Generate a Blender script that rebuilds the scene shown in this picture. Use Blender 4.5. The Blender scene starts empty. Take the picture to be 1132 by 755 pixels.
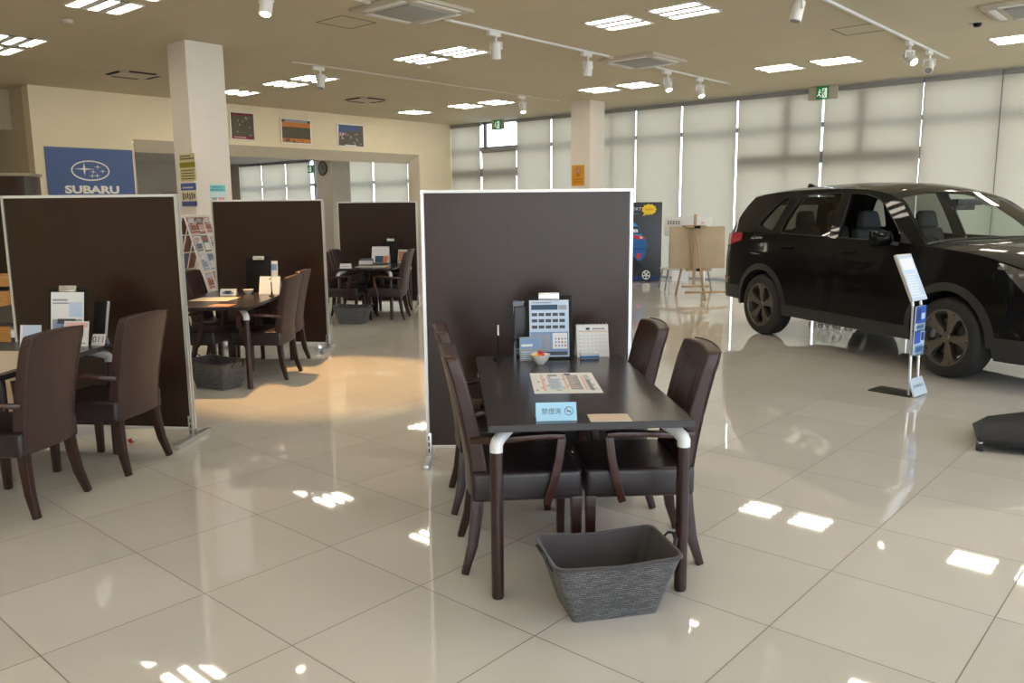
import bpy, bmesh, math, random
from mathutils import Vector, Matrix
random.seed(11)
SC = bpy.context.scene
COL = SC.collection
PI = math.pi
R = math.radians

# ------------------------------------------------------------------ frames
# world: camera stands at the origin looking along +Y.  The building is turned against it;
# (a, b) are metres along the two directions of the floor tiles.
YAW = 0.8469125
TS = 0.59987
RX, RY = 0.1759, 1.00762
M_ROOM = Matrix.Translation((RX, RY, 0)) @ Matrix.Rotation(YAW, 4, 'Z')
def W(a, b, z=0.0): return M_ROOM @ Vector((a, b, z))

# ------------------------------------------------------------------ materials
MATS = {}
def mat(name, col=(.8, .8, .8), rough=.5, metal=0., spec=.5, coat=0., emit=0., ecol=None, bump=0., bscale=200., sheen=0., var=0., vscale=3., stretch=None, trans=0.):
    if name in MATS: return MATS[name]
    m = bpy.data.materials.new(name); m.use_nodes = True
    nt = m.node_tree; b = nt.nodes['Principled BSDF']
    b.inputs['Base Color'].default_value = (*col, 1)
    b.inputs['Roughness'].default_value = rough
    b.inputs['Metallic'].default_value = metal
    b.inputs['Specular IOR Level'].default_value = spec
    b.inputs['Coat Weight'].default_value = coat
    b.inputs['Coat Roughness'].default_value = .04
    b.inputs['Sheen Weight'].default_value = sheen
    if emit:
        b.inputs['Emission Color'].default_value = (*(ecol or col), 1)
        b.inputs['Emission Strength'].default_value = emit
    if bump or var:
        tc = nt.nodes.new('ShaderNodeTexCoord'); mp = nt.nodes.new('ShaderNodeMapping')
        nt.links.new(tc.outputs['Object'], mp.inputs['Vector'])
        if stretch: mp.inputs['Scale'].default_value = stretch
    if var:
        n = nt.nodes.new('ShaderNodeTexNoise'); n.inputs['Scale'].default_value = vscale; n.inputs['Detail'].default_value = 4
        nt.links.new(mp.outputs['Vector'], n.inputs['Vector'])
        r = nt.nodes.new('ShaderNodeValToRGB')
        r.color_ramp.elements[0].position = .3; r.color_ramp.elements[1].position = .7
        r.color_ramp.elements[0].color = (*[c * (1 - var) for c in col], 1)
        r.color_ramp.elements[1].color = (*[min(1, c * (1 + var)) for c in col], 1)
        nt.links.new(n.outputs['Fac'], r.inputs['Fac']); nt.links.new(r.outputs['Color'], b.inputs['Base Color'])
    if bump:
        n2 = nt.nodes.new('ShaderNodeTexNoise'); n2.inputs['Scale'].default_value = bscale; n2.inputs['Detail'].default_value = 2
        nt.links.new(mp.outputs['Vector'], n2.inputs['Vector'])
        bp = nt.nodes.new('ShaderNodeBump'); bp.inputs['Strength'].default_value = bump; bp.inputs['Distance'].default_value = .002
        nt.links.new(n2.outputs['Fac'], bp.inputs['Height']); nt.links.new(bp.outputs['Normal'], b.inputs['Normal'])
    MATS[name] = m
    return m
def srgb(r, g, b):
    f = lambda c: (c / 255 / 12.92) if c / 255 <= .04045 else ((c / 255 + .055) / 1.055) ** 2.4
    return (f(r), f(g), f(b))
def ink(r, g, b, rough=.6):
    return mat('print_%d_%d_%d' % (r, g, b), srgb(r, g, b), rough)
def glass(name, tint=(1, 1, 1), refl=.08, rough=.0):
    if name in MATS: return MATS[name]
    m = bpy.data.materials.new(name); m.use_nodes = True
    nt = m.node_tree; nt.nodes.clear()
    o = nt.nodes.new('ShaderNodeOutputMaterial'); mx = nt.nodes.new('ShaderNodeMixShader')
    t = nt.nodes.new('ShaderNodeBsdfTransparent'); t.inputs['Color'].default_value = (*tint, 1)
    g = nt.nodes.new('ShaderNodeBsdfGlossy'); g.inputs['Roughness'].default_value = rough
    lw = nt.nodes.new('ShaderNodeLayerWeight'); lw.inputs['Blend'].default_value = .5
    pw = nt.nodes.new('ShaderNodeMath'); pw.operation = 'POWER'; pw.inputs[1].default_value = 4.5; nt.links.new(lw.outputs['Facing'], pw.inputs[0])
    ad = nt.nodes.new('ShaderNodeMath'); ad.operation = 'MULTIPLY_ADD'; ad.inputs[1].default_value = .9; ad.inputs[2].default_value = .05; nt.links.new(pw.outputs[0], ad.inputs[0])
    nt.links.new(ad.outputs[0], mx.inputs[0]); nt.links.new(t.outputs[0], mx.inputs[1]); nt.links.new(g.outputs[0], mx.inputs[2])
    nt.links.new(mx.outputs[0], o.inputs['Surface'])
    MATS[name] = m
    return m

# ------------------------------------------------------------------ mesh builder
def frame_from(t, up=Vector((0, 0, 1))):
    t = t.normalized()
    if abs(t.dot(up)) > .98: up = Vector((0, 1, 0)) if abs(t.y) < .9 else Vector((1, 0, 0))
    x = up.cross(t).normalized(); y = t.cross(x).normalized()
    return x, y
class MB:
    def __init__(s): s.v = []; s.f = []; s.mi = []; s.M = Matrix(); s.mat = 0
    def add(s, vs, fs):
        o = len(s.v); s.v += [s.M @ Vector(v) for v in vs]
        for f in fs: s.f.append([i + o for i in f]); s.mi.append(s.mat)
        return s
    def box(s, c, d, rz=0, rx=0, ry=0, taper=None):
        hx, hy, hz = d[0] / 2, d[1] / 2, d[2] / 2
        t = taper or (1, 1)
        vs = [(-hx, -hy, -hz), (hx, -hy, -hz), (hx, hy, -hz), (-hx, hy, -hz), (-hx * t[0], -hy * t[1], hz), (hx * t[0], -hy * t[1], hz), (hx * t[0], hy * t[1], hz), (-hx * t[0], hy * t[1], hz)]
        m = Matrix.Translation(c) @ Matrix.Rotation(rz, 4, 'Z') @ Matrix.Rotation(ry, 4, 'Y') @ Matrix.Rotation(rx, 4, 'X')
        return s.add([m @ Vector(v) for v in vs], [(0, 3, 2, 1), (4, 5, 6, 7), (0, 1, 5, 4), (1, 2, 6, 5), (2, 3, 7, 6), (3, 0, 4, 7)])
    def bb(s, x0, x1, y0, y1, z0, z1): return s.box(((x0 + x1) / 2, (y0 + y1) / 2, (z0 + z1) / 2), (x1 - x0, y1 - y0, z1 - z0))
    def tube(s, pts, r, n=10, caps=True, flat=1.0, up=Vector((0, 0, 1))):
        pts = [Vector(p) for p in pts]; rs = r if isinstance(r, (list, tuple)) else [r] * len(pts)
        vs = []; fs = []
        for i, p in enumerate(pts):
            t = (pts[min(i + 1, len(pts) - 1)] - pts[max(i - 1, 0)])
            x, y = frame_from(t, up)
            for k in range(n):
                a = 2 * PI * k / n
                vs.append(p + x * rs[i] * math.cos(a) + y * rs[i] * flat * math.sin(a))
        for i in range(len(pts) - 1):
            for k in range(n):
                fs.append((i * n + k, i * n + (k + 1) % n, (i + 1) * n + (k + 1) % n, (i + 1) * n + k))
        if caps: fs.append(tuple(range(n - 1, -1, -1))); fs.append(tuple(range((len(pts) - 1) * n, len(pts) * n)))
        return s.add(vs, fs)
    def bar(s, pts, w, h, up=Vector((0, 0, 1))):        # rectangular section swept along points; w sideways, h along 'up'
        pts = [Vector(p) for p in pts]
        ws = w if isinstance(w, (list, tuple)) else [w] * len(pts); hs = h if isinstance(h, (list, tuple)) else [h] * len(pts)
        vs = []; fs = []
        for i, p in enumerate(pts):
            t = (pts[min(i + 1, len(pts) - 1)] - pts[max(i - 1, 0)])
            x, y = frame_from(t, up)
            for sx, sy in ((-1, -1), (1, -1), (1, 1), (-1, 1)): vs.append(p + x * ws[i] / 2 * sx + y * hs[i] / 2 * sy)
        for i in range(len(pts) - 1):
            for k in range(4): fs.append((i * 4 + k, i * 4 + (k + 1) % 4, i * 4 + 4 + (k + 1) % 4, i * 4 + 4 + k))
        e = (len(pts) - 1) * 4
        fs += [(3, 2, 1, 0), (e, e + 1, e + 2, e + 3)]
        return s.add(vs, fs)
    def lathe(s, prof, n=24, c=(0, 0, 0), axis='Z'):
        vs = []; fs = []
        for r, z in prof:
            for k in range(n):
                a = 2 * PI * k / n; x, y = r * math.cos(a), r * math.sin(a)
                p = (x, y, z) if axis == 'Z' else ((x, -z, y) if axis == 'Y' else (z, x, y))
                vs.append(Vector(p) + Vector(c))
        for i in range(len(prof) - 1):
            for k in range(n): fs.append((i * n + k, i * n + (k + 1) % n, (i + 1) * n + (k + 1) % n, (i + 1) * n + k))
        return s.add(vs, fs)
    def prism(s, poly, z0, z1, plane='XY'):
        n = len(poly)
        def P(u, v, w): return (u, v, w) if plane == 'XY' else ((u, w, v) if plane == 'XZ' else (w, u, v))
        vs = [P(u, v, z0) for u, v in poly] + [P(u, v, z1) for u, v in poly]
        return s.add(vs, [tuple(range(n - 1, -1, -1)), tuple(range(n, 2 * n))] + [(i, (i + 1) % n, n + (i + 1) % n, n + i) for i in range(n)])
    def poly(s, pts): return s.add(pts, [tuple(range(len(pts)))])
    def rect(s, x0, y0, x1, y1, z=0): return s.poly([(x0, y0, z), (x1, y0, z), (x1, y1, z), (x0, y1, z)])
    def disc(s, cx, cy, rx, ry=None, z=0, n=24):
        ry = ry or rx
        return s.poly([(cx + rx * math.cos(2 * PI * k / n), cy + ry * math.sin(2 * PI * k / n), z) for k in range(n)])
    def ring(s, cx, cy, rx, ry, t, z=0, n=40):
        o = [(cx + rx * math.cos(2 * PI * k / n), cy + ry * math.sin(2 * PI * k / n), z) for k in range(n)]
        i = [(cx + (rx - t) * math.cos(2 * PI * k / n), cy + (ry - t) * math.sin(2 * PI * k / n), z) for k in range(n)]
        return s.add(o + i, [(k, (k + 1) % n, n + (k + 1) % n, n + k) for k in range(n)])
    def grid(s, fn, nu, nv):
        vs = [fn(i / nu, j / nv) for i in range(nu + 1) for j in range(nv + 1)]
        return s.add(vs, [(i * (nv + 1) + j, (i + 1) * (nv + 1) + j, (i + 1) * (nv + 1) + j + 1, i * (nv + 1) + j + 1) for i in range(nu) for j in range(nv)])
    def sphere(s, c, r, n=12, m=8, sc=(1, 1, 1)):
        c = Vector(c)
        vs = [c + Vector((r * sc[0] * math.sin(PI * j / m) * math.cos(2 * PI * i / n), r * sc[1] * math.sin(PI * j / m) * math.sin(2 * PI * i / n), r * sc[2] * math.cos(PI * j / m))) for j in range(m + 1) for i in range(n)]
        return s.add(vs, [(j * n + i, (j + 1) * n + i, (j + 1) * n + (i + 1) % n, j * n + (i + 1) % n) for j in range(m) for i in range(n)])
    def text(s, body, size=1., sx=1., align='CENTER', z=0., cx=0., cy=0., bold=0.):
        cu = bpy.data.curves.new('txt', 'FONT'); cu.body = body; cu.size = size; cu.align_x = align; cu.align_y = 'CENTER'; cu.resolution_u = 3
        cu.offset = bold
        ob = bpy.data.objects.new('txt', cu); COL.objects.link(ob)
        dg = bpy.context.evaluated_depsgraph_get()
        me = bpy.data.meshes.new_from_object(ob.evaluated_get(dg))
        s.add([(cx + v.co.x * sx, cy + v.co.y, z) for v in me.vertices], [tuple(p.vertices) for p in me.polygons])
        bpy.data.objects.remove(ob); bpy.data.curves.remove(cu); bpy.data.meshes.remove(me)
        return s
    def build(s, name, mats, parent=None, bevel=0., seg=2, smooth=35, loc=None, rz=0., M=None, merge=False):
        me = bpy.data.meshes.new(name)
        bm = bmesh.new()
        bv = [bm.verts.new(v) for v in s.v]
        for f, mi in zip(s.f, s.mi):
            try: fc = bm.faces.new([bv[i] for i in f])
            except ValueError: continue
            fc.material_index = mi
        if merge: bmesh.ops.remove_doubles(bm, verts=bm.verts, dist=merge if merge is not True else 1e-5)
        if bevel:
            bmesh.ops.recalc_face_normals(bm, faces=bm.faces)
            ed = [e for e in bm.edges if len(e.link_faces) == 2 and e.calc_face_angle(0) > R(30)]
            bmesh.ops.bevel(bm, geom=ed, offset=bevel, segments=seg, affect='EDGES', profile=.6, clamp_overlap=True)
        elif len(bm.faces) > 1 and merge is not None:
            bmesh.ops.recalc_face_normals(bm, faces=bm.faces) if any(len(e.link_faces) == 2 for e in bm.edges) else None
        bm.to_mesh(me); bm.free()
        for m in (mats if isinstance(mats, (list, tuple)) else [mats]): me.materials.append(m)
        if smooth:
            for p in me.polygons: p.use_smooth = True
            me.set_sharp_from_angle(angle=R(smooth))
        o = bpy.data.objects.new(name, me); COL.objects.link(o)
        if parent: o.parent = parent
        if M is not None: o.matrix_local = M
        if loc is not None: o.location = loc
        if rz: o.rotation_euler.z = rz
        return o
def children(o): return [c for c in bpy.data.objects if c.parent == o]
def thing(name, label, cat, loc=(0, 0, 0), rz=0., group=None):
    o = bpy.data.objects.new(name, None); COL.objects.link(o); o.empty_display_size = .1
    o.location = loc; o.rotation_euler = (0, 0, rz)
    return tag(o, label, cat, group)
def tag(o, label=None, cat=None, group=None, kind=None):
    if label: o['label'] = label
    if cat: o['category'] = cat
    if group: o['group'] = group
    if kind: o['kind'] = kind
    return o
def dup(root, loc, rz=None, label=None, group=None):
    kids = {}
    for o in bpy.data.objects:
        if o.parent: kids.setdefault(o.parent.name, []).append(o)
    def cp(o, par):
        c = o.copy(); COL.objects.link(c)
        if par: c.parent = par; c.matrix_parent_inverse = o.matrix_parent_inverse.copy()
        for k in kids.get(o.name, []): cp(k, c)
        return c
    c = cp(root, None); c.location = loc
    if rz is not None: c.rotation_euler = (0, 0, rz)
    if label: c['label'] = label
    if group: c['group'] = group
    return c
def st(name, mb, mats, parent=None, **k):
    o = mb.build(name, mats, parent, **k)
    if parent is None: o['kind'] = 'structure'
    return o
def sheet(mb, w, h, items, base=0, z=.0008):
    """a printed sheet in the local XY plane: items are (x0, y0, x1, y1, material index) as fractions of the sheet"""
    mb.mat = base; mb.rect(-w / 2, 0, w / 2, h, 0)
    for k, (a, b, c, d, mi) in enumerate(items):
        mb.mat = mi; mb.rect(-w / 2 + a * w, b * h, -w / 2 + c * w, d * h, z * .5 * (1 + .045 * k))
    mb.mat = 0
# scene settings
LAMP = 23.0; LAMPC = (1.0, .90, .75); SKY = 4.9; SUN = 2.0; SPOTW = 60.0; WASH = 20.0; EXPO = 0.0; POOL = 11.0
# ================================================================== SETTING
def floor_mat():
    m = bpy.data.materials.new('polished_floor_tile'); m.use_nodes = True
    nt = m.node_tree; b = nt.nodes['Principled BSDF']; N = nt.nodes.new; L = nt.links.new
    tc = N('ShaderNodeTexCoord'); sep = N('ShaderNodeSeparateXYZ'); L(tc.outputs['Object'], sep.inputs[0])
    def mt(op, a, c=None):
        n = N('ShaderNodeMath'); n.operation = op
        for i, v in enumerate((a, c)):
            if v is None: continue
            if isinstance(v, (int, float)): n.inputs[i].default_value = v
            else: L(v, n.inputs[i])
        return n.outputs[0]
    masks = []; cells = []
    for ax in 'XY':
        u = mt('DIVIDE', sep.outputs[ax], TS)
        cells.append(mt('FLOOR', u))
        fr = mt('FRACT', u)
        d = mt('MINIMUM', fr, mt('SUBTRACT', 1.0, fr))
        masks.append(mt('LESS_THAN', d, .0042))
    g = mt('MAXIMUM', *masks)
    cmb = N('ShaderNodeCombineXYZ'); L(cells[0], cmb.inputs[0]); L(cells[1], cmb.inputs[1])
    wn = N('ShaderNodeTexWhiteNoise'); wn.noise_dimensions = '2D'; L(cmb.outputs[0], wn.inputs['Vector'])
    ns = N('ShaderNodeTexNoise'); ns.inputs['Scale'].default_value = 2.2; ns.inputs['Detail'].default_value = 5; L(tc.outputs['Object'], ns.inputs['Vector'])
    mixv = mt('ADD', mt('MULTIPLY', wn.outputs['Value'], .45), mt('MULTIPLY', ns.outputs['Fac'], .55))
    cr = N('ShaderNodeValToRGB'); L(mixv, cr.inputs['Fac'])
    cr.color_ramp.elements[0].position = .2; cr.color_ramp.elements[1].position = .8
    cr.color_ramp.elements[0].color = (*FLOOR_A, 1); cr.color_ramp.elements[1].color = (*FLOOR_B, 1)
    mx = N('ShaderNodeMixRGB'); L(g, mx.inputs[0]); L(cr.outputs[0], mx.inputs[1]); mx.inputs[2].default_value = (.16, .13, .11, 1)
    L(mx.outputs[0], b.inputs['Base Color'])
    L(mt('ADD', mt('MULTIPLY', g, .5), .03), b.inputs['Roughness'])
    b.inputs['Specular IOR Level'].default_value = .8; b.inputs['IOR'].default_value = 1.7
    # each polished tile lies a hair out of level
    vm = N('ShaderNodeVectorMath'); vm.operation = 'SUBTRACT'; L(wn.outputs['Color'], vm.inputs[0]); vm.inputs[1].default_value = (.5, .5, .5)
    v2 = N('ShaderNodeVectorMath'); v2.operation = 'MULTIPLY'; L(vm.outputs[0], v2.inputs[0]); v2.inputs[1].default_value = (.0025, .0025, 0)
    ge = N('ShaderNodeNewGeometry'); v3 = N('ShaderNodeVectorMath'); v3.operation = 'ADD'; L(ge.outputs['Normal'], v3.inputs[0]); L(v2.outputs[0], v3.inputs[1])
    v4 = N('ShaderNodeVectorMath'); v4.operation = 'NORMALIZE'; L(v3.outputs[0], v4.inputs[0])
    bp = N('ShaderNodeBump'); bp.inputs['Strength'].default_value = .007; bp.inputs['Distance'].default_value = .004
    n2 = N('ShaderNodeTexNoise'); n2.inputs['Scale'].default_value = 3.0; n2.inputs['Detail'].default_value = 1; L(tc.outputs['Object'], n2.inputs['Vector'])
    L(n2.outputs['Fac'], bp.inputs['Height']); L(v4.outputs[0], bp.inputs['Normal']); L(bp.outputs['Normal'], b.inputs['Normal'])
    return m
FLOOR_A = (.54, .515, .48); FLOOR_B = (.61, .585, .55)
CEIL_Z = 3.6
WA = 14.4      # window wall, blinds
LB = 15.0      # left wall
m_wall = mat('cream_wall_paint', (.80, .71, .52), .75, bump=.1, bscale=90, var=.03, vscale=1.5)
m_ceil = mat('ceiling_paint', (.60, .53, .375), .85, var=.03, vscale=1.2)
m_col = mat('column_paint', (.78, .72, .64), .7, var=.03, vscale=2)
m_trim = mat('grey_trim_paint', (.50, .46, .38), .6, var=.03)
m_alu = mat('aluminium', (.72, .73, .75), .35, .85, bump=.05, bscale=300)
m_white = mat('white_plastic', (.78, .77, .74), .45, var=.02)
m_frame = mat('grey_window_frame', (.30, .30, .30), .5, .2)
m_black = mat('black_plastic', (.007, .007, .008), .5, spec=.2, bump=.05)
m_steel = mat('satin_steel', (.62, .63, .65), .3, .9)
m_dark = mat('dark_gap', (.02, .018, .015), .8)
m_vent = mat('vent_grey', (.56, .50, .40), .6)
m_glass = glass('window_glass', (.93, .96, .97))
room = dict(M=M_ROOM)
A0, A1, B0 = -9.0, WA, -5.2     # room extents
# floor and ceiling
st('floor', MB().bb(A0 - 3, WA + .35, B0, 27.2, -.12, 0), floor_mat(), smooth=0, **room)
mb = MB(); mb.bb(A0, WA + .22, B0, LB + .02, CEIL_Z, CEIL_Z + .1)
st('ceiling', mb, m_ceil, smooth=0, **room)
# --- left wall (cream) with the wide opening into the next room
OA0, OA1, OZ = 6.17, 13.27, 2.80
mb = MB()
mb.bb(4.47, OA0, LB, LB + .28, 0, CEIL_Z); mb.bb(OA1, WA + .2, LB, LB + .28, 0, CEIL_Z); mb.bb(OA0, OA1, LB, LB + .28, OZ, CEIL_Z)
st('wall_left', mb, m_wall, smooth=0, **room)
# splayed frame round the opening
def splay(a0, a1, z1, b0, ia0, ia1, iz1, b1):
    o = [(a0, b0, 0), (a0, b0, z1), (a1, b0, z1), (a1, b0, 0)]; i = [(ia0, b1, 0), (ia0, b1, iz1), (ia1, b1, iz1), (ia1, b1, 0)]
    q = MB(); q.add(o + i, [(0, 1, 5, 4), (1, 2, 6, 5), (2, 3, 7, 6)]); return q
q = splay(OA0, OA1, OZ, LB - .003, 6.31, 13.13, 2.585, LB + .27)
st('trim_opening', q, mat('opening_trim', (.64, .58, .46), .7), smooth=0, **room)
# recess at the far left
mb = MB(); mb.bb(4.47, 4.75, LB + .28, 18.0, 0, CEIL_Z); mb.bb(A0, 4.47, 17.6, 17.9, 0, CEIL_Z); mb.bb(A0, 4.47, 15.9, 16.2, 2.92, CEIL_Z)
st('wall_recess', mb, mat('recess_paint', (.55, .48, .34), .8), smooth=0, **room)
mb = MB(); mb.bb(A0, 4.47, LB, 18.0, CEIL_Z, CEIL_Z + .1)
st('ceiling_recess', mb, m_ceil, smooth=0, **room)
# walls behind the camera
mb = MB(); mb.bb(A0 - .2, A0, B0, 18, 0, CEIL_Z); st('wall_back', mb, m_wall, smooth=0, **room)
mb = MB(); mb.bb(A0, WA + .5, B0 - .2, B0, 0, .1); mb.bb(A0, WA + .5, B0 - .2, B0, 3.5, CEIL_Z)
for k in range(12): mb.bb(A0 + 2.1 * k - .06, A0 + 2.1 * k + .06, B0 - .2, B0, .1, 3.5)
st('wall_right', mb, m_wall, smooth=0, **room)
q = MB(); q.poly([(A0, B0 - .1, .1), (WA, B0 - .1, .1), (WA, B0 - .1, 3.5), (A0, B0 - .1, 3.5)]); st('window_20', q, m_glass, smooth=0, **room)
# next room behind the opening
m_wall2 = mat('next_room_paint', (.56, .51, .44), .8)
mb = MB(); mb.bb(4.75, WA + .3, 26.0, 26.2, 0, 3.05); st('wall_far', mb, m_wall2, smooth=0, **room)
mb = MB(); mb.bb(4.55, 4.75, LB + .28, 26.2, 0, 3.05); st('wall_side', mb, m_wall2, smooth=0, **room)
mb = MB(); mb.bb(4.55, WA + .22, LB + .28, 26.2, 3.02, 3.12); st('ceiling_far', mb, mat('next_ceiling', (.6, .57, .52), .8), smooth=0, **room)
# columns
mb = MB(); mb.bb(4.47, 4.99, 9.6, 10.07, 0, CEIL_Z); st('column_left', mb, m_col, smooth=0, bevel=.006, **room)
mb = MB(); mb.bb(12.8, 13.3, 9.42, 9.9, 0, CEIL_Z); st('column_middle', mb, m_col, smooth=0, bevel=.006, **room)
mb = MB(); mb.bb(12.8, 13.42, 17.98, 18.68, 0, 3.04); st('column_far', mb, m_wall2, smooth=0, bevel=.006, **room)
# baseboards
mb = MB(); mb.bb(4.47, OA0, LB - .012, LB, 0, .08); mb.bb(OA1, WA, LB - .012, LB, 0, .08)
st('baseboard_left', mb, m_frame, smooth=0, **room)

# ------------------------------------------------ window wall: frames, panes, blinds
def blind_mat(k=1.0, mixf=.68):
    m = bpy.data.materials.new('blind_fabric'); m.use_nodes = True
    nt = m.node_tree; nt.nodes.clear(); N = nt.nodes.new; L = nt.links.new
    o = N('ShaderNodeOutputMaterial'); mx = N('ShaderNodeMixShader'); mx.inputs[0].default_value = mixf
    d = N('ShaderNodeBsdfDiffuse'); t = N('ShaderNodeBsdfTranslucent')
    tc = N('ShaderNodeTexCoord'); n = N('ShaderNodeTexNoise'); n.inputs['Scale'].default_value = 60; L(tc.outputs['Object'], n.inputs['Vector'])
    r = N('ShaderNodeValToRGB'); L(n.outputs['Fac'], r.inputs['Fac'])
    r.color_ramp.elements[0].color = (.60, .555, .47, 1); r.color_ramp.elements[1].color = (.65, .60, .51, 1)
    for e in r.color_ramp.elements: e.color = (*[min(.92, c * k) for c in e.color[:3]], 1)
    L(r.outputs[0], d.inputs['Color']); L(r.outputs[0], t.inputs['Color'])
    L(d.outputs[0], mx.inputs[1]); L(t.outputs[0], mx.inputs[2]); L(mx.outputs[0], o.inputs['Surface'])
    return m
m_blind = blind_mat(); m_blind2 = blind_mat(1.08, .68)
seams = [15.0, 13.94, 12.765, 11.69, 10.0, 9.38, 8.275, 7.05, 5.375, 3.695, 2.54, 1.2, -.2, -1.6, -3.0, -5.0]
gaps = {13.94: .10, 12.765: .055, 11.69: .06, 10.0: .0, 9.38: .05, 8.275: .06, 7.05: .055, 5.375: .07, 3.695: .03, 2.54: .02}
ords = ['first', 'second', 'third', 'fourth', 'fifth', 'sixth', 'seventh', 'eighth', 'ninth', 'tenth', 'eleventh', 'twelfth', 'thirteenth', 'fourteenth', 'fifteenth', 'sixteenth', 'seventeenth', 'eighteenth']
notes = {0: 'pale roller blind in the corner beside the picture wall', 1: 'pale roller blind hung low, leaving the top pane clear', 2: 'pale roller blind right of the uncovered top pane',
         3: 'narrow pale roller blind just left of the middle column', 4: 'narrow pale roller blind just right of the middle column', 5: 'pale roller blind behind the black car poster',
         6: 'pale roller blind behind the wooden easel', 7: 'wide banded roller blind left of the green exit sign above the car', 8: 'wide banded roller blind right of the green exit sign above the car',
         9: 'pale roller blind above the car windscreen, beyond the banded ones', 10: 'pale roller blind at the picture edge, above the car bonnet'}
for i in range(len(seams) - 1):
    b1, b0 = seams[i], seams[i + 1]
    if i > 12 and False: continue
    zt = 2.84 if i == 1 else 3.5
    g1 = gaps.get(b1, .04) * .33; g0 = gaps.get(b0, .04) * .33
    t = thing('roller_blind', notes.get(i, 'pale roller blind drawn down on the window wall, outside the picture'), 'blind', W(WA, (b0 + b1) / 2, 0), YAW, 'roller blinds along the window wall')
    w = b1 - b0
    q = MB(); q.bb(-.002, .002, -w / 2 + g0, w / 2 - g1, .05, zt); q.build('fabric', m_blind, t, smooth=0)
    q = MB(); q.bb(-.03, .05, -w / 2 + .005, w / 2 - .005, zt, zt + .08); q.build('headrail', m_frame, t, bevel=.01)
    q = MB(); q.bb(-.008, .008, -w / 2 + g0, w / 2 - g1, .03, .055); q.build('bottom_bar', m_white, t, smooth=0)
# window frames outside the blinds, one window per bay
for i in range(len(seams) - 1):
    b1, b0 = seams[i], seams[i + 1]
    door = i in (0, 1, 7, 8)
    q = MB(); a, c = WA + .13, WA + .2
    for b in (b0, b1): q.bb(a, c, b - .035, b + .035, 0, CEIL_Z)
    q.bb(a, c, b0, b1, 2.86 + .05, 2.86 + .135); q.bb(a, c, b0, b1, CEIL_Z - .05, CEIL_Z); q.bb(a, c, b0, b1, 0, .08)
    if door: q.bb(a - .02, c, b0, b1, 2.26, 2.47)
    if i == 7: q.bb(a, c, 5.97, 6.12, 2.38, CEIL_Z); q.bb(a, c, 6.02, 6.07, 0, 2.2)
    if i == 8: q.bb(a, c, 4.62, 4.77, 2.38, CEIL_Z); q.bb(a, c, 4.67, 4.72, 0, 2.2)
    o = st('window_%d' % (i + 1), q, m_frame, smooth=0, **room)
    q = MB(); q.poly([(WA + .165, b0, .02), (WA + .165, b1, .02), (WA + .165, b1, CEIL_Z - .02), (WA + .165, b0, CEIL_Z - .02)]); q.build('pane', m_glass, o, smooth=0)
# next room: the same glass wall continues
far_seams = [25.3, 23.95, 22.55, 21.2]
for i in range(3):
    b1, b0 = far_seams[i], far_seams[i + 1]
    q = MB(); w = b1 - b0 - .04; q.bb(-.002, .002, -w / 2, w / 2, .05, 2.92); 
    t = thing('roller_blind', 'pale roller blind in the next room, %s seen through the opening' % ('first from the left' , 'second from the left', 'third, beside the bright gap')[i], 'blind', W(WA, (b0 + b1) / 2, 0), YAW, 'roller blinds in the next room')
    q.build('fabric', m_blind2, t, smooth=0); q = MB(); q.bb(-.03, .04, -w / 2, w / 2, 2.92, 3.0); q.build('headrail', m_frame, t, bevel=.01)
for i, (b1, b0) in enumerate(((19.6, 18.2), (18.16, 16.7), (16.66, 15.4))):
    q = MB(); w = b1 - b0 - .03; q.bb(-.002, .002, -w / 2, w / 2, .05, 2.92)
    t = thing('roller_blind', ('pale roller blind just right of the far column in the next room', 'pale roller blind in the next room, second right of the far column', 'pale roller blind in the next room beside the dividing wall')[i], 'blind', W(WA, (b0 + b1) / 2, 0), YAW, 'roller blinds in the next room')
    q.build('fabric', m_blind2, t, smooth=0); q = MB(); q.bb(-.03, .04, -w / 2, w / 2, 2.92, 3.0); q.build('headrail', m_frame, t, bevel=.01)
for i, (b1, b0) in enumerate(((26.0, 25.3), (25.3, 23.95), (23.95, 22.55), (22.55, 21.2), (21.2, 20.2), (20.2, 18.2), (18.2, 16.7), (16.7, 15.1))):
    q = MB(); a, c = WA + .13, WA + .2
    for b in (b0, b1): q.bb(a, c, b - .03, b + .03, 0, 3.05)
    q.bb(a, c, b0, b1, 0, .08); q.bb(a, c, b0, b1, 2.2, 2.28); q.bb(a, c, b0, b1, 2.97, 3.05)
    o = st('window_%d' % (i + 30), q, m_frame, smooth=0, **room)
    q = MB(); q.poly([(WA + .165, b0, .02), (WA + .165, b1, .02), (WA + .165, b1, 3.0), (WA + .165, b0, 3.0)]); q.build('pane', m_glass, o, smooth=0)
q = MB(); q.bb(WA - .02, WA + .1, 25.3, 26, 0, 3.02); q.bb(WA - .02, WA + .1, 19.7, 20.75, 0, 3.02); st('wall_pier', q, m_wall2, smooth=0, **room)
# ground outside the glass
q = MB(); q.bb(WA + .36, 60, -40, 60, -.2, -.08)
st('ground_outside', q, mat('concrete_outside', (.52, .51, .48), .9, var=.1, vscale=.6), smooth=0, **room)

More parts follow.
